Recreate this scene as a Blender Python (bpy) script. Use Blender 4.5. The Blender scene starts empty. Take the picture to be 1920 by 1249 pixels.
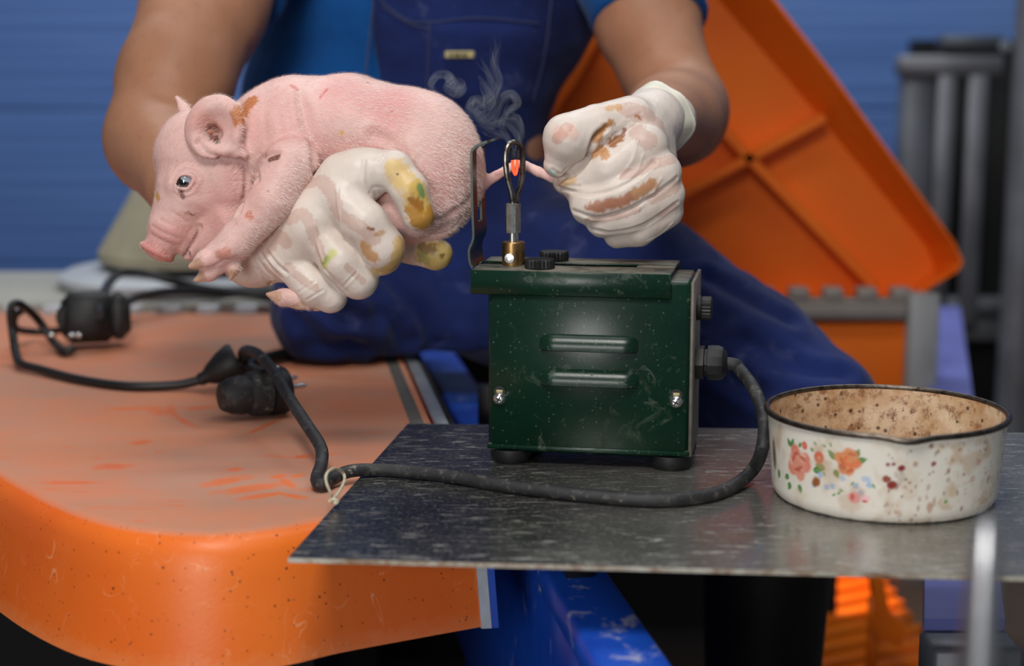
import bpy, math, random
import numpy as np
from mathutils import Vector, Matrix
from mathutils.bvhtree import BVHTree

random.seed(7)
RNG = np.random.default_rng(7)
SC = bpy.context.scene
COL = SC.collection

# ------------------------------------------------------------------ camera
F = 3100.0                       # focal length in pixels of the 1920x1249 frame
CAM = Vector((0.0, 0.0, 0.819))
PITCH = math.radians(9.74)
cam_d = bpy.data.cameras.new('camera')
cam_d.sensor_width = 36.0
cam_d.sensor_fit = 'HORIZONTAL'
cam_d.lens = F * 36.0 / 1920.0
cam_d.clip_start = 0.05
cam_d.clip_end = 60
cam_d.dof.use_dof = True
cam_d.dof.focus_distance = 1.27
cam_d.dof.aperture_fstop = 3.6
cam = bpy.data.objects.new('camera', cam_d)
cam.location = CAM
cam.rotation_euler = (math.pi / 2 - PITCH, 0, 0)
COL.objects.link(cam)
SC.camera = cam
RIGHT = Vector((1, 0, 0))
FWD = Vector((0, math.cos(PITCH), -math.sin(PITCH)))
UP = Vector((0, math.sin(PITCH), math.cos(PITCH)))

# ------------------------------------------------------------------ world, lights, exposure
SC.view_settings.view_transform = 'Standard'
SC.view_settings.look = 'None'
SC.view_settings.gamma = 1.0
SC.view_settings.use_curve_mapping = False
SC.view_settings.exposure = -0.12
world = bpy.data.worlds.new('world')
SC.world = world
world.use_nodes = True
bg = world.node_tree.nodes['Background']
bg.inputs[0].default_value = (0.75, 0.85, 1.0, 1)
bg.inputs[1].default_value = 0.17


def area_light(name, loc, target, size, power, col=(1, 1, 1), size_y=None):
    l = bpy.data.lights.new(name, 'AREA')
    l.energy = power
    l.color = col
    l.size = size
    if size_y:
        l.shape = 'RECTANGLE'
        l.size_y = size_y
    o = bpy.data.objects.new(name, l)
    o.location = loc
    o.rotation_euler = (Vector(target) - Vector(loc)).to_track_quat('-Z', 'Y').to_euler()
    COL.objects.link(o)
    return o


area_light('overhead_lamp', (-0.22, 0.2, 2.0), (0.0, 1.4, 0.6), 0.45, 19.5, (1.0, 0.97, 0.92))
area_light('window_daylight', (-0.62, -0.9, 0.86), (0.05, 1.35, 0.6), 0.7, 19, (1.0, 0.98, 0.96))
area_light('ceiling_tube_front', (0.3, 1.2, 2.7), (0.2, 1.9, 0.3), 1.6, 14, (0.93, 0.97, 1.0), 0.3)
area_light('ceiling_tube_back', (0.0, 3.0, 2.75), (0.0, 3.6, 0.6), 3.2, 55, (0.93, 0.97, 1.0), 0.3)

# ------------------------------------------------------------------ pixel helpers
def ray(px, py):
    return FWD + RIGHT * ((px - 960.0) / F) - UP * ((py - 624.5) / F)


def at(px, py, d):
    return CAM + ray(px, py) * d


def onz(px, py, z):
    r = ray(px, py)
    return CAM + r * ((z - CAM.z) / r.z)


def ony(px, py, y):
    r = ray(px, py)
    return CAM + r * ((y - CAM.y) / r.y)


# ------------------------------------------------------------------ object helpers
def link(o, parent=None):
    COL.objects.link(o)
    if parent is not None:
        o.parent = parent
    return o


def tag(o, label=None, cat=None, group=None, kind=None):
    if label: o['label'] = label
    if cat: o['category'] = cat
    if group: o['group'] = group
    if kind: o['kind'] = kind
    return o


def empty(name, loc=(0, 0, 0), rz=0.0):
    o = bpy.data.objects.new(name, None)
    o.empty_display_size = 0.05
    o.location = loc
    o.rotation_euler = (0, 0, rz)
    return link(o)


def obj(name, me, mat=None, parent=None, smooth=True, world_space=True):
    """link a mesh; with a parent at loc, world-space meshes get the inverse applied"""
    o = bpy.data.objects.new(name, me)
    if mat is not None:
        me.materials.append(mat)
    if smooth:
        me.polygons.foreach_set('use_smooth', [True] * len(me.polygons))
    link(o, parent)
    if parent is not None and world_space:
        p = parent
        M = Matrix.Identity(4)
        chain = []
        while p is not None:
            chain.append(Matrix.LocRotScale(p.location, p.rotation_euler, p.scale))
            if p.parent is not None:
                chain.append(p.matrix_parent_inverse)
            p = p.parent
        for m in chain:
            M = m @ M
        o.matrix_parent_inverse = M.inverted()
    return o


def mesh(name, verts, faces):
    me = bpy.data.meshes.new(name)
    me.from_pydata([tuple(v) for v in verts], [], faces)
    me.update()
    return me


def mesh_np(name, V, Q):
    V = np.asarray(V, dtype=np.float32)
    Q = np.asarray(Q, dtype=np.int32)
    k = Q.shape[1]
    me = bpy.data.meshes.new(name)
    me.vertices.add(len(V))
    me.vertices.foreach_set('co', V.ravel())
    me.loops.add(Q.size)
    me.loops.foreach_set('vertex_index', Q.ravel())
    me.polygons.add(len(Q))
    me.polygons.foreach_set('loop_start', np.arange(0, Q.size, k, dtype=np.int32))
    me.update(calc_edges=True)
    me.validate()
    return me


class MB:
    """collects shapes into one mesh"""
    def __init__(self):
        self.v = []
        self.f = []

    def add(self, v, f):
        o = len(self.v)
        self.v += [Vector(p) for p in v]
        self.f += [tuple(i + o for i in q) for q in f]
        return self

    def box(self, c, s, rot=None, bevel=0.0):
        c = Vector(c)
        hx, hy, hz = s[0] / 2, s[1] / 2, s[2] / 2
        b = min(bevel, hx * .9, hy * .9, hz * .9)
        if b <= 0:
            v = [Vector((x, y, z)) for x in (-hx, hx) for y in (-hy, hy) for z in (-hz, hz)]
            f = [(0, 1, 3, 2), (4, 6, 7, 5), (0, 4, 5, 1), (2, 3, 7, 6), (0, 2, 6, 4), (1, 5, 7, 3)]
        else:
            v = []; idx = {}
            for sx in (-1, 1):
                for sy in (-1, 1):
                    for sz in (-1, 1):
                        for a in range(3):
                            p = [sx * (hx - b), sy * (hy - b), sz * (hz - b)]
                            p[a] = (sx * hx, sy * hy, sz * hz)[a]
                            idx[(sx, sy, sz, a)] = len(v)
                            v.append(Vector(p))
            f = []
            for a in range(3):
                o1, o2 = [q for q in range(3) if q != a]
                for s_ in (-1, 1):
                    q = []
                    for (p1, p2) in ((-1, -1), (1, -1), (1, 1), (-1, 1)):
                        k = [0, 0, 0]; k[a] = s_; k[o1] = p1; k[o2] = p2
                        q.append(idx[(k[0], k[1], k[2], a)])
                    f.append(tuple(q))
            for a in range(3):       # edges parallel to axis a
                o1, o2 = [q for q in range(3) if q != a]
                for s1 in (-1, 1):
                    for s2 in (-1, 1):
                        q = []
                        for (sa, ax) in ((-1, o1), (1, o1), (1, o2), (-1, o2)):
                            k = [0, 0, 0]; k[a] = sa; k[o1] = s1; k[o2] = s2
                            q.append(idx[(k[0], k[1], k[2], ax)])
                        f.append(tuple(q))
            for sx in (-1, 1):
                for sy in (-1, 1):
                    for sz in (-1, 1):
                        f.append(tuple(idx[(sx, sy, sz, a)] for a in range(3)))
        if rot is not None:
            v = [rot @ p for p in v]
        return self.add([p + c for p in v], f)

    def lathe(self, prof, c=(0, 0, 0), axis='z', n=32, closed=False, rot=None):
        """prof: list of (radius, height)"""
        v = []
        for (r, h) in prof:
            for k in range(n):
                a = 2 * math.pi * k / n
                v.append(Vector((r * math.cos(a), r * math.sin(a), h)))
        f = []
        m = len(prof)
        for i in range(m - 1):
            for k in range(n):
                k2 = (k + 1) % n
                f.append((i * n + k, i * n + k2, (i + 1) * n + k2, (i + 1) * n + k))
        if prof[0][0] > 1e-6 and not closed:
            f.append(tuple(reversed(range(n))))
        if prof[-1][0] > 1e-6 and not closed:
            f.append(tuple((m - 1) * n + k for k in range(n)))
        if axis == 'x':
            v = [Vector((p.z, p.x, p.y)) for p in v]
        elif axis == 'y':
            v = [Vector((p.x, p.z, p.y)) for p in v]
        if rot is not None:
            v = [rot @ p for p in v]
        c = Vector(c)
        return self.add([p + c for p in v], f)

    def tube(self, pts, r, n=12, sub=6, closed=False, cap=True):
        P = catmull([Vector(p) for p in pts], sub, closed) if sub > 1 else [Vector(p) for p in pts]
        m = len(P)
        rr = r if hasattr(r, '__len__') else None
        T = []
        for i in range(m):
            a = P[(i - 1) % m] if (closed or i > 0) else P[i]
            b = P[(i + 1) % m] if (closed or i < m - 1) else P[i]
            T.append((b - a).normalized())
        up = Vector((0, 0, 1)) if abs(T[0].z) < .9 else Vector((1, 0, 0))
        nrm = (up - T[0] * up.dot(T[0])).normalized()
        v = []
        for i in range(m):
            nrm = (nrm - T[i] * nrm.dot(T[i])).normalized()
            bn = T[i].cross(nrm)
            if rr is not None:
                t = i / (m - 1) * (len(rr) - 1)
                j = min(int(t), len(rr) - 2)
                ri = rr[j] + (rr[j + 1] - rr[j]) * (t - j)
            else:
                ri = r
            for k in range(n):
                a = 2 * math.pi * k / n
                v.append(P[i] + nrm * (ri * math.cos(a)) + bn * (ri * math.sin(a)))
        f = []
        for i in range(m if closed else m - 1):
            i2 = (i + 1) % m
            for k in range(n):
                k2 = (k + 1) % n
                f.append((i * n + k, i * n + k2, i2 * n + k2, i2 * n + k))
        if cap and not closed:
            f.append(tuple(reversed(range(n))))
            f.append(tuple((m - 1) * n + k for k in range(n)))
        return self.add(v, f)

    def prism(self, poly, axis, depth, bevel=0):
        """poly: list of world points (planar), extruded by vector axis*depth"""
        n = len(poly)
        A = [Vector(p) for p in poly]
        B = [p + Vector(axis) * depth for p in A]
        f = [tuple(range(n)), tuple(reversed(range(n, 2 * n)))]
        for i in range(n):
            j = (i + 1) % n
            f.append((i, j, n + j, n + i))
        return self.add(A + B, f)

    def build(self, name, mat, parent=None, smooth=True, world_space=True, sharp=0.6):
        me = mesh(name, self.v, self.f)
        import bmesh
        bm = bmesh.new()
        bm.from_mesh(me)
        bmesh.ops.recalc_face_normals(bm, faces=bm.faces)
        if smooth:
            for e in bm.edges:
                if len(e.link_faces) == 2:
                    e.smooth = e.calc_face_angle(0) < sharp
        bm.to_mesh(me)
        bm.free()
        return obj(name, me, mat, parent, smooth, world_space)


def catmull(P, sub, closed=False):
    out = []
    n = len(P)
    segs = n if closed else n - 1
    for i in range(segs):
        p0 = P[(i - 1) % n] if (closed or i > 0) else P[0] * 2 - P[1]
        p1 = P[i]
        p2 = P[(i + 1) % n]
        p3 = P[(i + 2) % n] if (closed or i < n - 2) else P[-1] * 2 - P[-2]
        for k in range(sub):
            t = k / sub
            out.append(0.5 * ((2 * p1) + (p2 - p0) * t + (2 * p0 - 5 * p1 + 4 * p2 - p3) * t * t
                              + (3 * p1 - p0 - 3 * p2 + p3) * t ** 3))
    if not closed:
        out.append(P[-1])
    return out


# ------------------------------------------------------------------ numpy noise
def vnoise(P, freq, seed=0):
    """value noise -1..1 on (N,3) points"""
    X = P * freq + seed * 17.31
    I = np.floor(X).astype(np.int64)
    T = X - I
    T = T * T * (3 - 2 * T)
    def h(i, j, k):
        n = (i * 374761393 + j * 668265263 + k * 2147483647 + seed * 1274126177) & 0xffffffff
        n = ((n ^ (n >> 13)) * 1274126177) & 0xffffffff
        return ((n ^ (n >> 16)) & 0xffff) / 32767.5 - 1.0
    r = 0
    for a in (0, 1):
        wa = T[:, 0] if a else 1 - T[:, 0]
        for b in (0, 1):
            wb = T[:, 1] if b else 1 - T[:, 1]
            for c in (0, 1):
                wc = T[:, 2] if c else 1 - T[:, 2]
                r = r + wa * wb * wc * h(I[:, 0] + a, I[:, 1] + b, I[:, 2] + c)
    return r


def fbm(P, freq, seed=0, oct=3):
    r = 0; a = 1; s = 0
    for o in range(oct):
        r = r + a * vnoise(P, freq * 2 ** o, seed + o)
        s += a
        a *= .5
    return r / s


def sstep(a, b, x):
    t = np.clip((x - a) / (b - a), 0, 1)
    return t * t * (3 - 2 * t)


# ------------------------------------------------------------------ implicit surfaces
class Field:
    """dense signed-distance grid, primitives blended smoothly, meshed by surface nets"""
    def __init__(self, lo, hi, vox, base=None):
        self.lo = np.array(lo, dtype=np.float64)
        self.v = vox
        self.n = np.ceil((np.array(hi) - self.lo) / vox).astype(int) + 1
        self.g = np.full(tuple(self.n), 0.05, dtype=np.float32)
        self.base = base

    def P(self, p):
        if len(p) == 4:                              # explicit depth in metres
            return np.array(at(p[0], p[1], p[3]))
        return np.array(at(p[0], p[1], self.base + p[2] * self.base / F))

    def R(self, r, p=None):
        d = self.base if (p is None or len(p) < 4) else p[3]
        return r * d / F

    def _slice(self, lo, hi):
        a = np.clip(np.floor((lo - self.lo) / self.v).astype(int), 0, self.n)
        b = np.clip(np.ceil((hi - self.lo) / self.v).astype(int) + 1, 0, self.n)
        if np.any(b <= a):
            return None, None
        sl = tuple(slice(a[i], b[i]) for i in range(3))
        ax = [(self.lo[i] + self.v * np.arange(a[i], b[i])).astype(np.float32) for i in range(3)]
        X, Y, Z = np.meshgrid(*ax, indexing='ij', sparse=True)
        return sl, (X, Y, Z)

    def _put(self, sl, d, k, op):
        g = self.g[sl]
        if op == 'add':
            h = np.maximum(k - np.abs(g - d), 0) / k
            self.g[sl] = np.minimum(g, d) - h * h * k * .25
        else:
            d = -d
            h = np.maximum(k - np.abs(g - d), 0) / k
            self.g[sl] = np.maximum(g, d) + h * h * k * .25

    def cone(self, a, b, ra, rb, k=8, op='add'):
        A, B = self.P(a), self.P(b)
        ra, rb = self.R(ra, a), self.R(rb, b)
        k = self.R(k)
        m = k * 1.2 + 3 * self.v
        r = max(ra, rb) + m
        sl, G = self._slice(np.minimum(A, B) - r, np.maximum(A, B) + r)
        if sl is None: return self
        X, Y, Z = G[0] - np.float32(A[0]), G[1] - np.float32(A[1]), G[2] - np.float32(A[2])
        ba = (B - A).astype(np.float32)
        L = float(ba @ ba) + 1e-12
        t = np.clip((X * ba[0] + Y * ba[1] + Z * ba[2]) / np.float32(L), 0, 1)
        d = np.sqrt((X - t * ba[0]) ** 2 + (Y - t * ba[1]) ** 2 + (Z - t * ba[2]) ** 2) - (np.float32(ra) + np.float32(rb - ra) * t)
        self._put(sl, d, k, op)
        return self

    def chain(self, pts, rad, k=8, op='add'):
        for i in range(len(pts) - 1):
            self.cone(pts[i], pts[i + 1], rad[i], rad[i + 1], k, op)
        return self

    def ell(self, c, r, k=8, op='add', roll=0.0, yaw=0.0, tilt=0.0):
        """radii along screen-right, screen-up, view axis; roll = turn in the picture plane (deg, anticlockwise)"""
        C = self.P(c)
        R = np.array([self.R(q, c) for q in r])
        k = self.R(k)
        m = R.max() + k * 1.2 + 3 * self.v
        sl, G = self._slice(C - m, C + m)
        if sl is None: return self
        M = (Matrix.Rotation(math.radians(roll), 3, -FWD) @ Matrix.Rotation(math.radians(yaw), 3, UP)
             @ Matrix.Rotation(math.radians(tilt), 3, RIGHT))
        ax = [np.array(M @ RIGHT), np.array(M @ UP), np.array(M @ FWD)]
        X, Y, Z = [G[i] - np.float32(C[i]) for i in range(3)]
        q = 0; q2 = 0
        for i in range(3):
            e = X * np.float32(ax[i][0]) + Y * np.float32(ax[i][1]) + Z * np.float32(ax[i][2])
            q = q + (e / np.float32(R[i])) ** 2
            q2 = q2 + (e / np.float32(R[i] ** 2)) ** 2
        k0 = np.sqrt(q)
        d = k0 * (k0 - 1) / np.maximum(np.sqrt(q2), 1e-6)
        self._put(sl, d.astype(np.float32), k, op)
        return self

    def half(self, p, nrm):
        """keep only the side of the plane the normal points away from"""
        p = np.array(p, dtype=np.float32); nrm = np.array(Vector(nrm).normalized(), dtype=np.float32)
        sl, G = self._slice(self.lo, self.lo + self.v * self.n)
        d = (G[0] - p[0]) * nrm[0] + (G[1] - p[1]) * nrm[1] + (G[2] - p[2]) * nrm[2]
        self.g = np.maximum(self.g, d)
        return self

    def mesh(self, smooth=1):
        g = self.g
        nx, ny, nz = g.shape
        ins = g < 0
        s = np.zeros((nx - 1, ny - 1, nz - 1), dtype=np.uint8)
        C = [(a, b, c) for a in (0, 1) for b in (0, 1) for c in (0, 1)]
        for a, b, c in C:
            s += ins[a:nx - 1 + a, b:ny - 1 + b, c:nz - 1 + c]
        act = np.argwhere((s > 0) & (s < 8))
        vals = np.stack([g[act[:, 0] + a, act[:, 1] + b, act[:, 2] + c] for a, b, c in C], 1)
        pos = np.zeros((len(act), 3)); cnt = np.zeros(len(act))
        for i in range(8):
            for j in range(i + 1, 8):
                d = np.abs(np.array(C[i]) - np.array(C[j])).sum()
                if d != 1: continue
                x, y = vals[:, i], vals[:, j]
                cr = (x < 0) != (y < 0)
                t = np.where(cr, x / np.where(np.abs(x - y) < 1e-12, 1e-12, x - y), 0)
                p = np.array(C[i])[None] + t[:, None] * (np.array(C[j]) - np.array(C[i]))[None]
                pos += p * cr[:, None]
                cnt += cr
        V = self.lo + (act + pos / cnt[:, None]) * self.v
        idx = np.full(s.shape, -1, dtype=np.int32)
        idx[act[:, 0], act[:, 1], act[:, 2]] = np.arange(len(act))
        Q = []
        for ax in range(3):
            o = [q for q in range(3) if q != ax]
            sl0 = [slice(1, -1)] * 3; sl1 = [slice(1, -1)] * 3
            sl0[ax] = slice(0, -1); sl1[ax] = slice(1, None)
            A, B = ins[tuple(sl0)], ins[tuple(sl1)]
            e = np.argwhere(A != B)
            inn = A[e[:, 0], e[:, 1], e[:, 2]]
            e = e + 1
            e[:, ax] -= 1
            quad = []
            for (p, q) in ((-1, -1), (0, -1), (0, 0), (-1, 0)):
                c = e.copy(); c[:, o[0]] += p; c[:, o[1]] += q
                quad.append(idx[c[:, 0], c[:, 1], c[:, 2]])
            quad = np.stack(quad, 1)
            flip = inn if ax != 1 else ~inn
            quad[~flip] = quad[~flip][:, ::-1]
            Q.append(quad)
        Q = np.concatenate(Q)
        Q = Q[(Q >= 0).all(1)]
        for _ in range(smooth):
            V = relax(V, Q, .5)
        return V, Q


def relax(V, Q, w):
    S = np.zeros_like(V); n = np.zeros(len(V))
    for a, b in ((0, 1), (1, 2), (2, 3), (3, 0)):
        for c in range(3):
            S[:, c] += np.bincount(Q[:, a], V[Q[:, b], c], len(V)) + np.bincount(Q[:, b], V[Q[:, a], c], len(V))
        n += np.bincount(Q[:, a], minlength=len(V)) + np.bincount(Q[:, b], minlength=len(V))
    return V + w * (S / np.maximum(n, 1)[:, None] - V)


def normals(V, Q):
    N = np.cross(V[Q[:, 2]] - V[Q[:, 0]], V[Q[:, 3]] - V[Q[:, 1]])
    R = np.zeros_like(V)
    for a in range(4):
        for c in range(3):
            R[:, c] += np.bincount(Q[:, a], N[:, c], len(V))
    return R / np.maximum(np.linalg.norm(R, axis=1), 1e-12)[:, None]


class Sculpt:
    """a meshed field that can be cast onto, creased, stained"""
    def __init__(self, V, Q, base=(1, 1, 1)):
        self.base = np.array(base)
        self.V, self.Q = V, Q
        self.N = normals(V, Q)
        self.bvh = BVHTree.FromPolygons(V.tolist(), Q.tolist())
        self.col = np.ones((len(V), 3))
        self.nz = .65 * fbm(V, 170, 3, 3) + .5 * vnoise(V, 520, 5) + .3 * vnoise(V * np.array([2.2, 1, .6]), 260, 8)

    def hit(self, px, py):
        r = ray(px, py).normalized()
        h = self.bvh.ray_cast(CAM, r)
        if h[0] is None:
            h = self.bvh.find_nearest(at(px, py, 1.28))
        return np.array(h[0])

    def line(self, pts, n=8):
        P = catmull([Vector((p[0], p[1], 0)) for p in pts], n)
        return np.array([self.hit(p.x, p.y) for p in P])

    def dist(self, L):
        d = np.full(len(self.V), 1e3)
        lo, hi = L.min(0) - .03, L.max(0) + .03
        m = np.where(((self.V > lo) & (self.V < hi)).all(1))[0]
        if len(m):
            X = self.V[m]
            dd = np.full(len(m), 1e3)
            if len(L) == 1:
                dd = np.linalg.norm(X - L[0], axis=1)
            for a, b in zip(L[:-1], L[1:]):
                ba = b - a
                t = np.clip(((X - a) @ ba) / (ba @ ba + 1e-12), 0, 1)
                dd = np.minimum(dd, np.linalg.norm(X - a - t[:, None] * ba, axis=1))
            d[m] = dd
        return d

    def crease(self, pts, depth, width, ridge=0.0):
        """depth, width in mm"""
        d = self.dist(self.line(pts)) * 1000
        h = -depth * np.exp(-(d / width) ** 2) + ridge * np.exp(-((d - 2 * width) / width) ** 2)
        self.V = self.V + self.N * (h / 1000)[:, None]
        return self

    def renorm(self):
        self.N = normals(self.V, self.Q)
        self.bvh = BVHTree.FromPolygons(self.V.tolist(), self.Q.tolist())

    def displace(self, h):
        self.V = self.V + self.N * h[:, None]

    def stain(self, pts, rad, colr, amount=1.0, rough=.45, soft=.35):
        """pts: polyline (or one point) in picture px, rad in mm"""
        L = self.line(pts) if len(pts) > 1 else self.hit(*pts[0])[None]
        d = self.dist(L) * 1000 / rad + self.nz * rough
        m = (1 - sstep(1 - soft, 1 + soft, d)) * amount
        self.col = self.col * (1 - m[:, None]) + (np.array(lin(colr)) / self.base)[None] * m[:, None]

    def to_mesh(self, name):
        me = mesh_np(name, self.V, self.Q)
        a = me.color_attributes.new('Col', 'FLOAT_COLOR', 'POINT')
        c = np.ones((len(self.V), 4), dtype=np.float32)
        c[:, :3] = np.clip(self.col, 0, 1.6)
        a.data.foreach_set('color', c.ravel())
        return me


def lin(c):
    """sRGB 0-255 -> linear"""
    return tuple(((x / 255) / 12.92 if x / 255 <= .04045 else ((x / 255 + .055) / 1.055) ** 2.4) for x in c)


# ------------------------------------------------------------------ materials
class M:
    def __init__(self, name):
        self.m = bpy.data.materials.new(name)
        self.m.use_nodes = True
        self.t = self.m.node_tree
        self.b = self.t.nodes['Principled BSDF']
        self.tc = None

    def n(self, typ, ins=None, **props):
        nd = self.t.nodes.new(typ)
        for k, v in props.items():
            setattr(nd, k, v)
        for k, v in (ins or {}).items():
            s = nd.inputs[k]
            if isinstance(v, bpy.types.NodeSocket):
                self.t.links.new(v, s)
            else:
                s.default_value = v
        return nd

    def coord(self):
        if self.tc is None:
            self.tc = self.n('ShaderNodeTexCoord').outputs['Object']
        return self.tc

    def noise(self, scale, detail=3.0, rough=.55, dist=0.0, stretch=None):
        v = self.coord()
        if stretch:
            v = self.n('ShaderNodeMapping', {'Vector': v, 'Scale': stretch}).outputs[0]
        return self.n('ShaderNodeTexNoise', {'Vector': v, 'Scale': scale, 'Detail': detail, 'Roughness': rough,
                                             'Distortion': dist}).outputs['Fac']

    def rng(self, s, a, b, lo=0.0, hi=1.0):
        return self.n('ShaderNodeMapRange', {'Value': s, 'From Min': a, 'From Max': b, 'To Min': lo, 'To Max': hi}).outputs[0]

    def mix(self, fac, a, b):
        nd = self.n('ShaderNodeMix', data_type='RGBA')
        for i, v in ((0, fac), (6, a), (7, b)):
            s = nd.inputs[i]
            if isinstance(v, bpy.types.NodeSocket):
                self.t.links.new(v, s)
            else:
                s.default_value = v if i == 0 else (*v[:3], 1)
        return nd.outputs[2]

    def math(self, op, a, b=0.0):
        nd = self.n('ShaderNodeMath', operation=op)
        for i, v in ((0, a), (1, b)):
            if isinstance(v, bpy.types.NodeSocket):
                self.t.links.new(v, nd.inputs[i])
            else:
                nd.inputs[i].default_value = v
        return nd.outputs[0]

    def attr(self, name='Col'):
        return self.n('ShaderNodeAttribute', attribute_name=name).outputs['Color']

    def set(self, **kw):
        names = {'color': 'Base Color', 'rough': 'Roughness', 'metal': 'Metallic', 'spec': 'Specular IOR Level',
                 'sss': 'Subsurface Weight', 'coat': 'Coat Weight', 'coat_rough': 'Coat Roughness', 'sheen': 'Sheen Weight',
                 'alpha': 'Alpha', 'trans': 'Transmission Weight', 'ecol': 'Emission Color', 'estr': 'Emission Strength'}
        for k, v in kw.items():
            s = self.b.inputs[names[k]]
            if isinstance(v, bpy.types.NodeSocket):
                self.t.links.new(v, s)
            elif isinstance(v, (tuple, list)):
                s.default_value = (*v[:3], 1)
            else:
                s.default_value = v
        return self

    def subsurf(self, w, radius, scale):
        self.b.inputs['Subsurface Weight'].default_value = w
        self.b.inputs['Subsurface Radius'].default_value = radius
        self.b.inputs['Subsurface Scale'].default_value = scale
        return self

    def bump(self, h, strength, dist):
        prev = self.b.inputs['Normal']
        nd = self.n('ShaderNodeBump', {'Strength': strength, 'Distance': dist, 'Height': h})
        if prev.is_linked:
            self.t.links.new(prev.links[0].from_socket, nd.inputs['Normal'])
        self.t.links.new(nd.outputs[0], prev)
        return self


def simple(name, c, rough=.5, metal=0.0, var=.25, vscale=40, bump=0.0, bscale=200, **kw):
    m = M(name)
    c = lin(c)
    dark = tuple(x * (1 - var) for x in c)
    m.set(color=m.mix(m.rng(m.noise(vscale, 4), .3, .7), dark, c), rough=rough, metal=metal, **kw)
    if bump:
        m.bump(m.noise(bscale, 3), bump, .001)
    return m.m


def spots_mask(m, scale, thr, keep, seed_off=(0, 0, 0)):
    """round specks: voronoi distance below thr, only in some cells"""
    v = m.n('ShaderNodeMapping', {'Vector': m.coord(), 'Location': seed_off}).outputs[0]
    vo = m.n('ShaderNodeTexVoronoi', {'Vector': v, 'Scale': scale})
    d = m.rng(vo.outputs['Distance'], thr, thr * .6)
    sep = m.n('ShaderNodeSeparateColor', {'Color': vo.outputs['Color']}).outputs[0]
    return m.math('MULTIPLY', d, m.math('LESS_THAN', sep, keep))


ORANGE = lin((222, 98, 22))
MAT = {}

# lid plastic: orange, dust lies on the upward faces
ZLID = .4962
LID_STROKES = [(425, 902, 20, 4.5, .75), (470, 916, 26, 5, .55), (488, 930, 16, 3.2, .5), (522, 893, 8, 3, .9), (538, 905, 4, 10, .4), (548, 930, 13, 2.6, -.6), (556, 893, 8, 2.2, .9),
    (250, 766, 24, 4, .2), (300, 772, 9, 8, .4), (322, 770, 4, 13, .3), (372, 765, 14, 3.5, .3), (345, 790, 4, 14, .5), (262, 830, 9, 4, .2), (130, 905, 22, 2.6, 0), (495, 800, 3, 16, -.3), (440, 880, 6, 3, .3), (585, 855, 18, 3, .3), (210, 875, 14, 5, .2)]


def mat_lid():
    m = M('orange_plastic_dusty')
    nz = m.n('ShaderNodeSeparateXYZ', {0: m.n('ShaderNodeNewGeometry').outputs['Normal']}).outputs[2]
    up = m.rng(nz, .86, .985)
    n1 = m.noise(9, 5, .6)
    dustcol = m.mix(m.rng(m.noise(4.5, 4), .38, .62), lin((208, 140, 108)), lin((186, 138, 116)))
    org = m.mix(m.rng(m.noise(5, 3), .3, .7), lin((220, 92, 20)), lin((236, 116, 36)))
    # wiped streaks where the dust is gone
    st = m.noise(26, 4, .6, .8, (1.0, 3.2, 1.0))
    wiped = m.rng(st, .62, .68)
    edge = m.rng(n1, .3, .6, .72, 1.0)
    d = m.math('MULTIPLY', m.math('MULTIPLY', up, edge), m.math('SUBTRACT', 1.0, m.math('MULTIPLY', wiped, .4)))
    for (px, py, a, b, an) in LID_STROKES:
        p = onz(px, py, .4962)
        v = m.n('ShaderNodeMapping', {'Vector': m.coord(), 'Location': (-p.x, -p.y, 0)}).outputs[0]
        v = m.n('ShaderNodeMapping', {'Vector': v, 'Rotation': (0, 0, -an), 'Scale': (1, 1, 0)}).outputs[0]
        v = m.n('ShaderNodeMapping', {'Vector': v, 'Scale': (1000 / a, 1000 / (b * 1.9), 0)}).outputs[0]
        ln = m.n('ShaderNodeVectorMath', {0: v}, operation='LENGTH').outputs['Value']
        ln = m.math('ADD', ln, m.rng(m.noise(130, 5, .75), 0, 1, -1.1, 1.1))
        d = m.math('MULTIPLY', d, m.rng(ln, .6, 1.4, .3, 1.0))
    c = m.mix(d, org, dustcol)
    # dark specks and pale scratches on the skirt
    low = m.math('SUBTRACT', 1.0, up)
    sp = m.math('MULTIPLY', m.math('MULTIPLY', m.math('MAXIMUM', spots_mask(m, 110, .13, .5), spots_mask(m, 200, .17, .45, (4, 2, 1))), m.rng(m.noise(9, 3), .35, .55)), low)
    c = m.mix(sp, c, lin((60, 30, 22)))
    for (scl, off, st2) in ((22, (1, 1, .45), .16), (34, (.6, 1.3, 1), .2)):
        ln = m.math('ABSOLUTE', m.math('SUBTRACT', m.noise(scl, 2, .5, .6, off), .5))
        msk = m.math('MULTIPLY', m.rng(ln, .006, .0), m.rng(m.noise(28, 2), .5, .62))
        c = m.mix(m.math('MULTIPLY', m.math('MULTIPLY', msk, low), .55), c, lin((246, 176, 130)))
    zz = m.n('ShaderNodeSeparateXYZ', {0: m.coord()}).outputs[2]
    rimm = m.math('MULTIPLY', m.rng(m.math('ADD', zz, m.rng(m.noise(120, 4, .7), 0, 1, -.012, .012)), ZLID - .078, ZLID - .094), .55)
    c = m.mix(rimm, c, lin((232, 140, 84)))
    m.set(color=c, rough=m.rng(d, 0, 1, .42, .85), spec=.4)
    m.bump(m.noise(260, 2), .12, .001)
    return m


ml = mat_lid()
MAT['lid'] = ml.m


def mat_orange(name, c1, c2, rough=.5):
    m = M(name)
    m.set(color=m.mix(m.rng(m.noise(4, 4), .3, .7), lin(c1), lin(c2)), rough=rough, spec=.35)
    m.bump(m.noise(90, 3), .08, .002)
    return m.m


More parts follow.
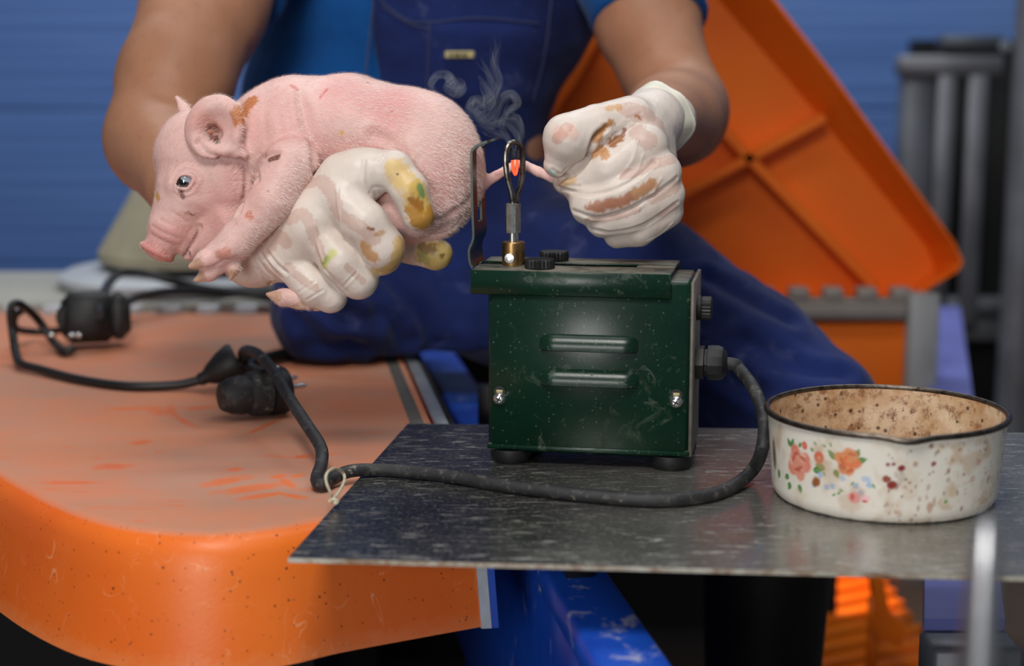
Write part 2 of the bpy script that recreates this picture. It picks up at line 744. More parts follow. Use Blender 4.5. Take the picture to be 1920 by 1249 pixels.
MAT['orange_clean'] = mat_orange('orange_plastic_inside', (230, 102, 12), (240, 116, 22), .55)
MAT['orange_floor'] = mat_orange('orange_plastic_slats', (238, 110, 12), (246, 130, 24), .45)
MAT['grey_plastic'] = simple('grey_plastic_profile', (150, 150, 150), .5, 0, .25, 20)
MAT['grey_hinge'] = simple('warm_grey_plastic', (150, 140, 132), .6, 0, .15, 20)
MAT['alu'] = simple('aluminium_profile', (190, 195, 200), .4, .6, .2, 60)
MAT['dark_metal'] = simple('dark_steel', (34, 36, 42), .6, .3, .3, 10)
MAT['black_void'] = simple('black_board', (10, 10, 11), .9)
MAT['galv'] = simple('galvanised_steel', (128, 130, 136), .5, .35, .35, 14)
MAT['black_rubber'] = simple('black_rubber', (18, 18, 20), .55, 0, .4, 200, .1, 300)
MAT['boot'] = simple('boot_rubber', (26, 22, 18), .45, 0, .4, 30)


def mat_wall():
    m = M('blue_plank')
    g = m.noise(3, 3, .5, 0, (.25, 1, 14.0))
    c = m.mix(m.rng(g, .3, .7), lin((70, 104, 166)), lin((90, 126, 190)))
    c = m.mix(m.rng(m.noise(1.3, 3), .5, .75, 0, .4), c, lin((104, 130, 178)))
    m.set(color=c, rough=.6)
    w = m.n('ShaderNodeTexWave', {'Vector': m.coord(), 'Scale': 8.0, 'Distortion': .2}, bands_direction='Z').outputs['Fac']
    m.bump(w, .25, .004)
    return m.m


MAT['wall'] = mat_wall()


def mat_beam(name, dirt):
    m = M(name)
    c = m.mix(m.rng(m.noise(12, 4), .3, .7), lin((18, 62, 168)), lin((26, 82, 190)))
    c = m.mix(m.rng(m.noise(34, 5, .7, .5), .58, .68, 0, dirt), c, lin((176, 176, 196)))
    m.set(color=c, rough=.4, spec=.5)
    return m.m


MAT['beam'] = mat_beam('blue_paint_speckled', .75)


def mat_plate():
    m = M('scuffed_sheet_steel')
    n1 = m.rng(m.noise(5, 5, .6), .35, .65)
    c = m.mix(n1, (.035, .035, .037), (.10, .10, .10))
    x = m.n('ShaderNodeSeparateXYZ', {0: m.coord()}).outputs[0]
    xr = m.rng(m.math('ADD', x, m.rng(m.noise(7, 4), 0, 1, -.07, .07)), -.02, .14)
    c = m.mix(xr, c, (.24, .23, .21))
    s1 = m.rng(m.noise(90, 8, .78, .6, (.4, 1.6, 1)), .54, .64)
    c = m.mix(m.math('MULTIPLY', s1, .75), c, (.5, .48, .44))
    s2 = m.rng(m.noise(24, 8, .72, 1.2, (.6, 1.4, 1)), .55, .7)
    c = m.mix(m.math('MULTIPLY', s2, .5), c, (.4, .38, .33))
    s3 = m.rng(m.noise(300, 4, .8), .55, .64)
    c = m.mix(m.math('MULTIPLY', s3, .75), c, (.55, .52, .46))
    m.set(color=c, metal=.7, rough=m.rng(m.math('ADD', s1, m.noise(9, 4)), .3, 1.3, .2, .48))
    m.bump(m.noise(30, 5, .65, .4, (.4, 1.5, 1)), .10, .002)
    return m.m


MAT['plate'] = mat_plate()


def mat_green():
    m = M('green_enamel')
    c = m.mix(m.rng(m.noise(14, 3), .3, .7), lin((3, 33, 22)), lin((6, 45, 31)))
    s1 = m.rng(m.noise(38, 5, .65, 1.2), .60, .72)
    c = m.mix(m.math('MULTIPLY', s1, .28), c, lin((110, 120, 105)))
    c = m.mix(m.math('MULTIPLY', spots_mask(m, 300, .28, .3), .22), c, lin((130, 140, 120)))
    c = m.mix(m.rng(m.noise(75, 6, .75, 2.0), .6, .72, 0, .3), c, lin((120, 128, 112)))
    nz = m.n('ShaderNodeSeparateXYZ', {0: m.n('ShaderNodeNewGeometry').outputs['Normal']}).outputs[2]
    dust = m.math('MULTIPLY', m.rng(nz, .8, 1.0), m.rng(m.noise(55, 5, .7), .3, .55))
    c = m.mix(m.math('MULTIPLY', dust, .8), c, lin((140, 130, 116)))
    m.set(color=c, rough=m.rng(m.math('ADD', s1, dust), 0, 1, .3, .75), spec=.4)
    m.bump(m.noise(420, 2), .06, .0006)
    return m.m


MAT['green'] = mat_green()
MAT['dusty_steel'] = simple('dusty_grey_steel', (122, 116, 108), .6, .4, .3, 120)


def mat_cable():
    m = M('dusty_black_cable')
    c = m.mix(m.rng(m.noise(60, 3), .3, .7), lin((24, 24, 26)), lin((42, 42, 44)))
    c = m.mix(m.rng(m.noise(130, 5, .75), .54, .68, 0, .55), c, lin((104, 100, 93)))
    c = m.mix(m.rng(m.noise(60, 5, .75), .64, .7, 0, .7), c, lin((156, 145, 124)))
    m.set(color=c, rough=.6)
    m.bump(m.noise(300, 3), .2, .0006)
    return m.m


MAT['cable'] = mat_cable()
MAT['cable_clean'] = simple('black_cable', (16, 16, 18), .5)


def mat_metal(name, c, rough, dirt=(60, 46, 34), amt=.6):
    m = M(name)
    col = m.mix(m.rng(m.noise(180, 4, .7), .45, .65, 0, amt), lin(c), lin(dirt))
    m.set(color=col, metal=.95, rough=rough)
    m.bump(m.noise(500, 2), .1, .0004)
    return m.m


MAT['steel_wire'] = mat_metal('scorched_steel_wire', (120, 116, 110), .3, (50, 36, 26), .85)
MAT['nickel'] = mat_metal('nickel_sleeve', (225, 222, 214), .3, (120, 110, 96), .4)
MAT['brass'] = mat_metal('brass_block', (190, 150, 98), .35, (120, 92, 60), .5)
MAT['chrome'] = mat_metal('bright_screw', (225, 225, 225), .2, (150, 146, 136), .3)
MAT['rod'] = mat_metal('brushed_steel_rod', (200, 200, 202), .3, (130, 130, 132), .3)
h = M('glowing_wire')
h.set(color=(.8, .05, .01), ecol=(1.0, .05, .015), estr=2.6, rough=.5)
MAT['hot'] = h.m


def mat_pig():
    m = M('piglet_skin')
    a = m.attr()
    n1 = m.noise(16, 4, .6)
    c = m.mix(m.rng(n1, .35, .7), lin((216, 174, 166)), lin((232, 194, 187)))
    c = m.mix(m.rng(m.noise(40, 4, .6), .5, .75, 0, .3), c, lin((212, 142, 136)))
    mul = m.n('ShaderNodeMix', data_type='RGBA', blend_type='MULTIPLY')
    mul.inputs[0].default_value = 1
    m.t.links.new(c, mul.inputs[6]); m.t.links.new(a, mul.inputs[7])
    m.set(color=mul.outputs[2], rough=.5, spec=.35)
    m.subsurf(.25, (1.0, .45, .3), .004)
    m.bump(m.noise(520, 3, .6, .3), .22, .0006)
    m.bump(m.noise(140, 3, .6, 1.0), .08, .0012)
    return m.m


MAT['pig'] = mat_pig()
m = M('white_hair'); m.set(color=lin((246, 232, 222)), rough=.5); MAT['fur'] = m.m
m = M('dark_eye'); m.set(color=lin((18, 20, 26)), rough=.05, coat=1.0, coat_rough=.02); MAT['eye'] = m.m
m = M('eye_white'); m.set(color=lin((150, 160, 172)), rough=.1, coat=1.0, coat_rough=.02); MAT['eyewhite'] = m.m


def mat_glove():
    m = M('latex_glove')
    a = m.attr()
    dirt = m.n('ShaderNodeAttribute', attribute_name='Cling').outputs['Fac']
    c = m.mix(m.rng(m.noise(22, 3), .3, .7), lin((224, 212, 203)), lin((214, 199, 188)))
    # patches where the thin latex clings and the skin shows through
    f = m.math('MULTIPLY', m.rng(m.math('ADD', dirt, m.rng(m.noise(260, 4, .7), 0, 1, -.4, .4)), .5, .62), .6)
    c = m.mix(f, c, lin((196, 160, 146)))
    mul = m.n('ShaderNodeMix', data_type='RGBA', blend_type='MULTIPLY')
    mul.inputs[0].default_value = 1
    m.t.links.new(c, mul.inputs[6]); m.t.links.new(a, mul.inputs[7])
    m.set(color=mul.outputs[2], rough=.42, spec=.4)
    m.subsurf(.12, (1.0, .6, .45), .003)
    m.bump(m.noise(60, 4, .6, 1.5, (1, 1, .4)), .22, .002)
    m.bump(m.noise(320, 3, .6), .12, .0006)
    return m.m


MAT['glove'] = mat_glove()


def mat_skin():
    m = M('arm_skin')
    c = m.mix(m.rng(m.noise(12, 4), .35, .68), lin((156, 108, 80)), lin((174, 124, 95)))
    c = m.mix(m.rng(m.noise(150, 4, .7), .55, .7, 0, .3), c, lin((120, 78, 56)))
    m.set(color=c, rough=.5, spec=.35)
    m.subsurf(.12, (1, .4, .25), .005)
    m.bump(m.noise(260, 4, .65), .25, .001)
    return m.m


MAT['skin'] = mat_skin()


def mat_cloth(name, c1, c2, dirt=0.0, dc=(120, 130, 170)):
    m = M(name)
    c = m.mix(m.rng(m.noise(7, 4, .6), .35, .68), lin(c1), lin(c2))
    if dirt:
        c = m.mix(m.rng(m.noise(20, 5, .7, .6), .58, .74, 0, dirt), c, lin(dc))
    m.set(color=c, rough=.88, spec=.2, sheen=.08)
    m.bump(m.noise(900, 2), .25, .0008)
    m.bump(m.noise(26, 4, .55, .8), .22, .008)
    return m.m


MAT['overall'] = mat_cloth('navy_workwear', (14, 25, 67), (27, 43, 100), .4, (96, 104, 146))
MAT['shirt'] = mat_cloth('blue_cotton_shirt', (4, 64, 124), (8, 80, 148))
MAT['stitch'] = simple('grey_stitching', (52, 60, 98), .9)
MAT['tag_cloth'] = simple('beige_cloth_tag', (196, 182, 130), .9)
MAT['tag_ink'] = simple('dark_tag_print', (96, 92, 80), .9)
MAT['beige'] = simple('dusty_beige_plastic', (172, 166, 142), .8, 0, .3, 12, .2, 40)
MAT['white_plastic'] = simple('white_plastic', (186, 190, 196), .5, 0, .12, 10)
MAT['ledge'] = simple('grey_dusty_ledge', (168, 166, 158), .75, 0, .2, 8)
MAT['string'] = simple('cotton_string', (214, 204, 178), .9, 0, .3, 300)
MAT['hair'] = simple('dark_hair', (30, 24, 20), .7, 0, .4, 80)
MAT['rim'] = mat_metal('worn_dark_rim', (96, 88, 80), .4, (40, 26, 18), .8)

# ================================================================== SETTING
ZP = 0.5                     # top of the sheet-steel plate
ZL = 0.4962                  # top of the orange lid it lies on
YW = 4.3                     # rear wall

MB().box((0.2, 2.6, -0.02), (6, 6, 0.04)).build('floor', simple('dark_wet_concrete', (38, 34, 32), .7, 0, .4, 6), None, False)['kind'] = 'structure'
wall = MB().box((0.1, YW + .08, 1.5), (7, .1, 3.0)).build('wall_back', MAT['dark_metal'], None, False)
wall['kind'] = 'structure'
zs = ony(100, 207, YW).z     # the seam seen in the photograph
plank_me = None
for i in range(-1, 7):
    b = MB().box((0, 0, 0), (6.6, .03, .397), None, .003)
    if plank_me is None:
        o = b.build('plank', MAT['wall'], wall, False, False)
        plank_me = o.data
    else:
        o = link(bpy.data.objects.new('plank', plank_me), wall)
    o.location = (0.1, YW + .014, zs - .2 - .4 * i + .8)
    o.matrix_parent_inverse = Matrix.Identity(4)
seam = MB().box((0.1, YW + .02, zs), (6.6, .012, .008)).build('joint_strip', MAT['grey_plastic'], wall, False)
MB().box((0.1, 2.3, 3.02), (7, 6.4, .04)).build('ceiling', simple('white_ceiling', (150, 155, 160), .8), None, False)['kind'] = 'structure'

# ------------------------------------------------------------------ orange nest lid (flat, left)
def lid_outline():
    top = [(-120, 812), (0, 880), (100, 936), (200, 974), (300, 991), (400, 995), (500, 986), (600, 968), (760, 945), (868, 930)]
    front = [onz(x, y, ZL) for x, y in top]
    c = front[-1]
    a = onz(838, 790, ZL); b2 = onz(800, 712, ZL)
    d = (b2 - a).normalized()
    right = [c + d * t for t in (.12, .3, .55, .85)]
    bl = Vector((-1.0, right[-1].y + .05, ZL)); bl2 = Vector((-1.0, 1.75, ZL))
    P = front + right + [bl, bl2]
    return P, len(front), d


LP, nf, LD = lid_outline()
front = catmull(LP[:nf], 5)
outl = front + LP[nf:]
n = len(outl)
nor = []
for i in range(n):
    a, b = outl[(i - 1) % n], outl[(i + 1) % n]
    t = (b - a); t.z = 0; t.normalize()
    nor.append(Vector((t.y, -t.x, 0)))
nor[len(front) - 1] = nor[len(front) - 3].copy()
prof = [(-.004, 0), (.004, -.0015), (.011, -.006), (.015, -.014), (.018, -.03), (.023, -.06), (.028, -.088), (.0285, -.0915), (.0245, -.0915), (.02, -.06), (.012, -.012)]
V = []; Fc = []
for i in range(n):
    for (o_, dz) in prof:
        k = .12 if len(front) <= i < len(front) + 4 else 1.0
        V.append(outl[i] + nor[i] * (o_ * (k if o_ > 0 else 1)) + Vector((0, 0, dz)))
m_ = len(prof)
for i in range(n):
    j = (i + 1) % n
    for k in range(m_ - 1):
        Fc.append((i * m_ + k, j * m_ + k, j * m_ + k + 1, i * m_ + k + 1))
# top surface as a strip fan towards a centre line, fine enough to shade cleanly
cen = len(V)
V.append(Vector((-.42, 1.66, ZL)))
for i in range(n):
    Fc.append((i * m_, cen, ((i + 1) % n) * m_))
lid = empty('nest_cover', (-.4, 1.6, ZL))
b = MB(); b.add(V, Fc)
b.build('lid_shell', MAT['lid'], lid)
# aluminium profile along the right end: two legs with a groove, running back and down the front
c0 = outl[len(front) - 1]
sd = Vector((-LD.y, LD.x, 0)) * -1
if sd.x < 0: sd = -sd
rotp = Matrix.Rotation(math.atan2(LD.y, LD.x), 3, 'Z')
Lp = .85
for off, w, dz, mt in ((-.012, .014, .0003, 'dusty_steel'), (.010, .012, .0003, 'alu'), (.019, .006, -.002, 'black_void')):
    MB().box(c0 + LD * (Lp / 2 - .0) + sd * off + Vector((0, 0, dz - .0052)), (Lp, w, .010), rotp, .001).build('edge_profile', MAT[mt], lid)
li = len(front) - 1
ring_ = [outl[li] + nor[li] * (o_ + .0012) + Vector((0, 0, dz - .001)) for (o_, dz) in prof[1:8]]
fwd_ = -nor[li]
for o0, w0, mt in ((.0, .0075, 'alu'), (.0078, .005, 'beam')):
    A_ = [p + sd * o0 for p in ring_]; B_ = [p + sd * (o0 + w0) for p in ring_]
    vv = A_ + B_ + [p + fwd_ * .02 for p in A_] + [p + fwd_ * .02 for p in B_]
    q_ = len(ring_); ff = []
    for k in range(q_ - 1):
        ff += [(k, k + 1, q_ + k + 1, q_ + k), (2 * q_ + k, 3 * q_ + k, 3 * q_ + k + 1, 2 * q_ + k + 1), (k, 2 * q_ + k, 2 * q_ + k + 1, k + 1), (q_ + k, q_ + k + 1, 3 * q_ + k + 1, 3 * q_ + k)]
    ff += [(0, q_, 3 * q_, 2 * q_), (q_ - 1, 3 * q_ - 1, 4 * q_ - 1, 2 * q_ - 1)]
    b = MB(); b.add(vv, ff)
    b.build('end_profile', MAT[mt], lid)
tag(lid, 'dusty orange plastic nest lid lying flat with cables on it', 'lid')
# back hinge knuckles of the lid
for i in range(7):
    px = 30 + i * 72
    p = onz(px, 587, ZL)
    MB().box((p.x, p.y, ZL + .004), (.026, .02, .012), None, .002).build('hinge_knuckle', MAT['white_plastic'], lid)
# dark box the lid closes
MB().box((-.56, 1.68, .2), (.78, .66, .40)).build('nest_box', MAT['black_void'], None, False)
tag(bpy.data.objects['nest_box'], 'black nest box standing under the flat orange lid', 'box')

# ------------------------------------------------------------------ grey ledge behind, with the beige hood
y0 = max(p.y for p in LP) + .035
y1 = onz(200, 510, ZL).y
MB().box(((-1.6 + .02) / 2, (y0 + y1) / 2 + .01, ZL - .02), (1.65, y1 - y0, .04), None, .004).build('ledge', MAT['ledge'])
tag(bpy.data.objects['ledge'], 'pale grey dusty ledge between the orange lid and the blue wall', 'ledge')
MB().box(((-1.6 + .02) / 2, (y0 + y1) / 2 + .01, (ZL - .041) / 2), (1.55, y1 - y0 - .06, ZL - .042)).build('ledge_base', MAT['black_void'], bpy.data.objects['ledge'])
hd = onz(330, 545, ZL)
hd = Vector((onz(318, 545, ZL).x, (y0 + y1) / 2 + .03, ZL))
pxm = hd.y / F                       # metres per pixel there
hood = empty('heat_lamp_hood', hd)
MB().lathe([(.0, 0), (205 * pxm, 0), (218 * pxm, .006), (222 * pxm, .016), (206 * pxm, .022), (150 * pxm, .026), (0, .028)], hd, 'z', 48).build('dish', MAT['white_plastic'], hood)
MB().lathe([(150 * pxm, .022), (160 * pxm, .022), (162 * pxm, .034), (150 * pxm, .034), (0, .034)], hd + Vector((.02, 0, 0)), 'z', 40).build('seal_ring', MAT['black_rubber'], hood)
MB().lathe([(158 * pxm, .034), (172 * pxm, .036), (174 * pxm, .048), (120 * pxm, .115), (88 * pxm, .160), (60 * pxm, .175), (0, .178)], hd + Vector((.02, 0, 0)), 'z', 48).build('cone_hood', MAT['beige'], hood)
tag(hood, 'beige dusty cone-shaped hood on a white dish on the grey ledge', 'hood')

# ------------------------------------------------------------------ sheet steel plate
FL, BL = onz(540, 1046, ZP), onz(765, 794, ZP)
FRd = (onz(1920, 1081, ZP) - FL).normalized()
BRd = (onz(1880, 811, ZP) - BL).normalized()
A, B, C_, D = FL, FL + FRd * .62, BL + BRd * .62, BL
nx, ny = 30, 18
b = MB()
vv = []
for zt in (0, -.0032):
    for j in range(ny + 1):
        for i in range(nx + 1):
            u, v = i / nx, j / ny
            p = (A * (1 - u) + B * u) * (1 - v) + (D * (1 - u) + C_ * u) * v
            p = Vector((p.x, p.y, ZP + zt))
            vv.append(p)
ff = []
s_ = (nx + 1) * (ny + 1)
for j in range(ny):
    for i in range(nx):
        q = [j * (nx + 1) + i, j * (nx + 1) + i + 1, (j + 1) * (nx + 1) + i + 1, (j + 1) * (nx + 1) + i]
        ff.append(tuple(q)); ff.append(tuple(s_ + k for k in reversed(q)))
rim = [i for i in range(nx + 1)] + [j * (nx + 1) + nx for j in range(1, ny + 1)] + [ny * (nx + 1) + i for i in range(nx - 1, -1, -1)] + [j * (nx + 1) for j in range(ny - 1, 0, -1)]
for a, c in zip(rim, rim[1:] + rim[:1]):
    ff.append((a, s_ + a, s_ + c, c))
b.add(vv, ff)
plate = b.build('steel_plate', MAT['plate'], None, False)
m = M('bare_cut_edge')
m.set(color=m.mix(m.rng(m.noise(60, 5, .7), .4, .62), lin((190, 186, 172)), lin((138, 110, 84))), metal=.3, rough=.45)
plate.data.materials.append(m.m)
for p in plate.data.polygons:
    if abs(p.normal.z) < .5: p.material_index = 1
tag(plate, 'scuffed grey sheet steel plate carrying the green machine and the pot', 'plate')

# ------------------------------------------------------------------ blue beams
bz = .447
p0, p1, p2 = onz(862, 795, bz), onz(1000, 1066, bz), onz(1122, 1249, bz)
d = (p2 - p0).normalized()
w = (onz(1135, 1068, bz) - p1).length * .88
perp = Vector((-d.y, d.x, 0))
if perp.x < 0: perp = -perp
st = p0 - d * .45
ln = (p2 - st).length + .12
beam = empty('blue_beam', st + perp * w / 2)
rot = Matrix.Rotation(math.atan2(d.y, d.x), 3, 'Z')
MB().box(st + d * ln / 2 + perp * w / 2 + Vector((0, 0, -.012)), (ln, w, .024), rot, .003).build('top_flange', MAT['beam'], beam)
MB().box(st + d * ln / 2 + perp * (w / 2) + Vector((0, 0, -.024 - .11)), (ln, w * .9, .22), rot, .003).build('web', mat_beam('blue_paint_side', .15), beam)
for t in (.5, ln - .3):
    MB().box(st + d * t + perp * w / 2 + Vector((0, 0, (bz - .244) / 2 - bz)), (.05, .05, bz - .244), rot).build('leg', MAT['beam'], beam)
    MB().box(st + d * t + perp * w / 2 + Vector((0, 0, (ZP - .0034 - bz) / 2)), (.02, .02, ZP - .0034 - bz), rot).build('spacer', MAT['dark_metal'], beam)
tag(beam, 'blue painted beam running diagonally under the steel plate', 'beam')

bz2 = .36
q0a, q0b = onz(1742, 575, bz2), onz(1800, 575, bz2)
q1a, q1b = onz(1733, 1160, bz2), onz(1884, 1160, bz2)
b = MB()
b.prism([q1a, q1b, q0b, q0a], (0, 0, -1), .05)
rail = empty('blue_rail', (q1a + q1b) / 2)
b.build('rail_bar', simple('worn_pale_blue_paint', (112, 118, 190), .6, 0, .3, 9), rail, False)
bb = MB()
qc = (q1a + q1b) / 2
bb.box((qc.x, qc.y - .02, bz2 - .045), (.072, .05, .07), None, .004)
bb.build('end_bracket', MAT['galv'], rail)
MB().box((qc.x, qc.y + .03, (bz2 - .05) / 2), (.045, .045, bz2 - .051)).build('leg', MAT['dark_metal'], rail)
qe = (q0a + q0b) / 2
MB().box((qe.x, qe.y - .05, (bz2 - .05) / 2), (.045, .045, bz2 - .051)).build('leg', MAT['dark_metal'], rail)
tag(rail, 'worn pale-blue rail receding behind the enamel pot', 'rail')

# ------------------------------------------------------------------ upright open orange lid, rear right
YD = 2.34
def dn(px, py, off=0.0):
    return ony(px, py, YD - off)


ol = empty('open_nest_cover', dn(1400, 556))
out_px = [(1718, 556), (1797, 508), (1806, 490), (1790, 455), (1700, 330), (1560, 135), (1446, -12), (1400, -70), (1330, -110), (1180, -120), (1080, -60), (1040, 60), (985, 240), (960, 400), (960, 556)]
in_px = [(1690, 548), (1752, 512), (1748, 490), (1735, 460), (1640, 345), (1490, 165), (1330, -20), (1300, -60), (1260, -80), (1180, -85), (1115, -40), (1078, 75), (1020, 245), (995, 400), (990, 548)]
dep = .075
out_f = [dn(x, y, dep) for x, y in out_px]          # rim towards the camera
bk_px = [((a[0] + b_[0]) / 2 * .35 + b_[0] * .65, a[1] * .2 + b_[1] * .8) for a, b_ in zip(out_px, in_px)]
rim_in = [dn(a[0] * .93 + b_[0] * .07, a[1] * .93 + b_[1] * .07, dep) for a, b_ in zip(out_px, in_px)]
in_b = [dn(x, y, 0) for x, y in in_px]              # sheet
out_b = [dn(x * .96 + a[0] * .04, y * .96 + a[1] * .04, -.006) for (x, y), a in zip(in_px, out_px)]
n = len(out_px)
b = MB()
vs = in_b + rim_in + out_f + out_b
fs = [tuple(range(n))]
for i in range(n):
    j = (i + 1) % n
    fs += [(i, j, n + j, n + i), (n + i, n + j, 2 * n + j, 2 * n + i), (2 * n + i, 2 * n + j, 3 * n + j, 3 * n + i)]
fs.append(tuple(reversed(range(3 * n, 4 * n))))
b.add(vs, fs)
b.build('lid_shell', MAT['orange_clean'], ol, False)
def rib(pts, r=.006):
    b = MB()
    P = [dn(x, y, .004) for x, y in pts]
    for p, q in zip(P[:-1], P[1:]):
        dd = (q - p)
        nn = Vector((dd.z, 0, -dd.x)).normalized() * r
        oo = Vector((0, -.03, 0))
        b.add([p - nn, p + nn, q + nn, q - nn, p - nn + oo, p + nn + oo, q + nn + oo, q - nn + oo],
              [(4, 5, 6, 7), (0, 1, 5, 4), (1, 2, 6, 5), (2, 3, 7, 6), (3, 0, 4, 7), (0, 3, 2, 1)])
    return b.build('rib', MAT['orange_clean'], ol, False)
rib([(1140, 432), (1385, 302), (1540, 218)])
rib([(1310, 195), (1396, 290), (1632, 532)])
rib([(1122, 50), (1075, 140), (1012, 232)], .008)
tag(ol, 'ribbed orange nest lid standing open behind the seated person', 'lid')

# frame under the open lid: toothed hinge strip, bar, post, orange wall
fr = empty('nest_wall', dn(1600, 720))
YF = YD - .085
def df(px, py, off=0.0): return ony(px, py, YF - off)
def pbox(name, x0, y0, x1, y1, dp, mat, parent, fn=df, off=0.0, bev=.003):
    a, c = fn(x0, y0, off), fn(x1, y1, off)
    return MB().box(((a.x + c.x) / 2, a.y + dp / 2, (a.z + c.z) / 2), (abs(c.x - a.x), dp, abs(a.z - c.z)), None, bev).build(name, MAT[mat] if isinstance(mat, str) else mat, parent)
for i in range(10):
    x = 1674 - i * 64
    pbox('hinge_tooth', x, 541, x + 36, 566, .03, 'grey_hinge', fr)
pbox('hinge_strip', 1080, 560, 1712, 572, .034, 'grey_hinge', fr)
pbox('frame_bar', 1080, 571, 1700, 601, .03, 'grey_hinge', fr, off=.004)
pbox('frame_post', 1706, 552, 1740, 1100, .045, 'grey_plastic', fr, off=.01)
pbox('wall_panel', 1080, 601, 1707, 1060, .02, 'orange_clean', fr, off=-.01)
pbox('skirt', 1000, 1060, 1560, 1420, .02, 'black_void', fr, off=-.012)
tag(fr, 'orange nest wall with grey toothed hinge strip under the open lid', 'wall panel')

# ------------------------------------------------------------------ orange slatted floor under it, lit by a heat lamp
sl = empty('slatted_floor_panel', (0.46, 2.45, 0))
YS0, YS1 = 2.02, 2.5
for k in range(10):
    y = YS0 + k * .052
    MB().box((0.475, y, .012), (.22, .026, .02), Matrix.Rotation(.5, 3, 'Z'), .003).build('slat', MAT['orange_floor'], sl)
for x in (0.40, 0.55):
    MB().box((x, 2.25, .006), (.03, .75, .012), None, .002).build('runner', MAT['orange_floor'], sl)
tag(sl, 'glowing orange slatted plastic floor panel beneath the steel plate', 'floor panel')
lampo = bpy.data.lights.new('heat_lamp_light', 'SPOT')
lampo.energy = 7; lampo.color = (1.0, .55, .22); lampo.spot_size = 1.7; lampo.shadow_soft_size = .04
lo = bpy.data.objects.new('heat_lamp_light', lampo)
lo.location = (.50, 2.36, .36); lo.rotation_euler = (.1, 0.05, 0)
COL.objects.link(lo)
fb = empty('feeder_bracket', (0.52, 2.0, 0.0))
MB().prism([ony(1632, 1075, 1.98), ony(1655, 1075, 1.98), ony(1668, 1150, 1.98), ony(1700, 1172, 1.98), ony(1690, 1215, 1.98), ony(1650, 1200, 1.98), ony(1628, 1172, 1.98), ony(1640, 1140, 1.98)], (0, 1, 0), .02).build('bracket_plate', MAT['orange_floor'], fb, False)
MB().lathe([(0, 0), (.006, 0), (.006, .006), (0, .007)], ony(1680, 1196, 1.979), 'y', 12).build('bolt', MAT['orange_floor'], fb)
MB().box((ony(1643, 1075, 1.98).x, 1.99, .28), (.012, .02, .10)).build('hanger', MAT['orange_floor'], fb)
MB().box((ony(1643, 1075, 1.98).x, 1.99, .07), (.012, .012, .14)).build('stem', MAT['orange_floor'], fb)
tag(fb, 'orange plastic bracket hanging above the slatted floor', 'bracket')
MB().box((ony(1600, 1100, 2.02).x - .05, 2.6, .2), (.40, .02, .4)).build('rear_board', simple('dark_red_board', (96, 50, 34), .7), None, False)
tag(bpy.data.objects['rear_board'], 'dark reddish board behind the slatted orange floor', 'board')

# ------------------------------------------------------------------ grey steel gate, rear right
gt = empty('steel_gate', (ony(1800, 600, 3.2).x, 3.2, 0))
def dg(px, py, off=0.0): return ony(px, py, 3.2 - off)
def gbox(name, x0, y0, x1, y1, dp=.04, mat='galv', off=0.0): return pbox(name, x0, y0, x1, y1, dp, mat, gt, dg, off, .004)
gbox('top_rail', 1688, 104, 1882, 142, .05)
gbox('end_stile', 1696, 138, 1736, 620, .05, simple('zinc_stile', (112, 116, 124), .5, .3, .3, 10), -.02)
gbox('bar', 1760, 138, 1773, 610, .013)
gbox('bar', 1818, 138, 1832, 610, .013)
gbox('bottom_rail', 1690, 560, 1900, 590, .04, 'galv', -.005)
gbox('latch_plate', 1768, 66, 1884, 92, .05, simple('dark_latch_steel', (86, 92, 100), .5, .3, .3, 10), .0)
gbox('mesh_panel', 1783, 138, 1900, 1000, .01, 'black_void', -.09)
gbox('brace', 1800, 590, 1900, 640, .03, 'galv', -.04)
MB().lathe([(0, 0), (.010, .001), (.0115, .006), (.007, .013), (0, .014)], dg(1886, 86, .06), 'y', 16).build('bolt', MAT['chrome'], gt)
MB().lathe([(.034, -2.2), (.034, 1.2), (0, 1.2)], dg(1925, 300, .05), 'z', 24).build('gate_post', MAT['galv'], gt)
tag(gt, 'grey barred steel gate with round post in front of the blue wall', 'gate')
dk = ony(1840, 900, 3.6)
MB().box((dk.x + .12, 3.75, .42), (.55, .1, .84)).build('dark_board', MAT['black_void'], None, False)
tag(bpy.data.objects['dark_board'], 'black board standing behind the grey steel gate', 'board')

# ------------------------------------------------------------------ steel rod in the foreground
rp = at(1832, 966, .62)
rod = MB().lathe([(.010, 0), (.011, .004), (.0086, rp.z - .14), (.0078, rp.z - .05), (.0058, rp.z - .02), (.0044, rp.z - .004), (0.002, rp.z), (0, rp.z)], (rp.x + .004, rp.y, 0), 'z', 24)
rod.build('steel_rod', MAT['rod'])
tag(bpy.data.objects['steel_rod'], 'blunt shiny steel rod standing upright before the plate edge', 'rod')

# ================================================================== GREEN CAUTERY MACHINE
fa, fb_ = onz(917, 868, ZP), onz(1296, 884, ZP)
ang = math.radians(-10.0)
EX = Vector((math.cos(ang), math.sin(ang), 0)); EY = Vector((-math.sin(ang), math.cos(ang), 0))
BO = onz(917, 869, ZP)                      # front-left foot corner = local origin
mach = empty('tail_docking_machine', BO, ang)
def L(px, py, off=0.0):
    """picture px -> (u, v) on the vertical plane `off` behind the front face"""
    o = BO + EY * off
    r = ray(px, py)
    t = (o - CAM).dot(EY) / r.dot(EY)
    p = CAM + r * t - o
    return p.dot(EX), p.z
UL, VB = L(915, 846); UR, _ = L(1290, 855)
_, VT = L(1100, 526)
DB = .078
HF = VB
def part(name, mb, mat, parent=None, smooth=True, sharp=.6):
    return mb.build(name, MAT[mat] if isinstance(mat, str) else mat, parent or mach, smooth, False, sharp)
# body
part('housing', MB().box(((UL + UR) / 2, DB / 2, (VB + VT) / 2), (UR - UL, DB, VT - VB), None, .0035), 'green')
part('bottom_flange', MB().box(((UL + UR) / 2, DB / 2, VB + .004), (UR - UL + .0016, DB + .0016, .0045), None, .0012), 'green')
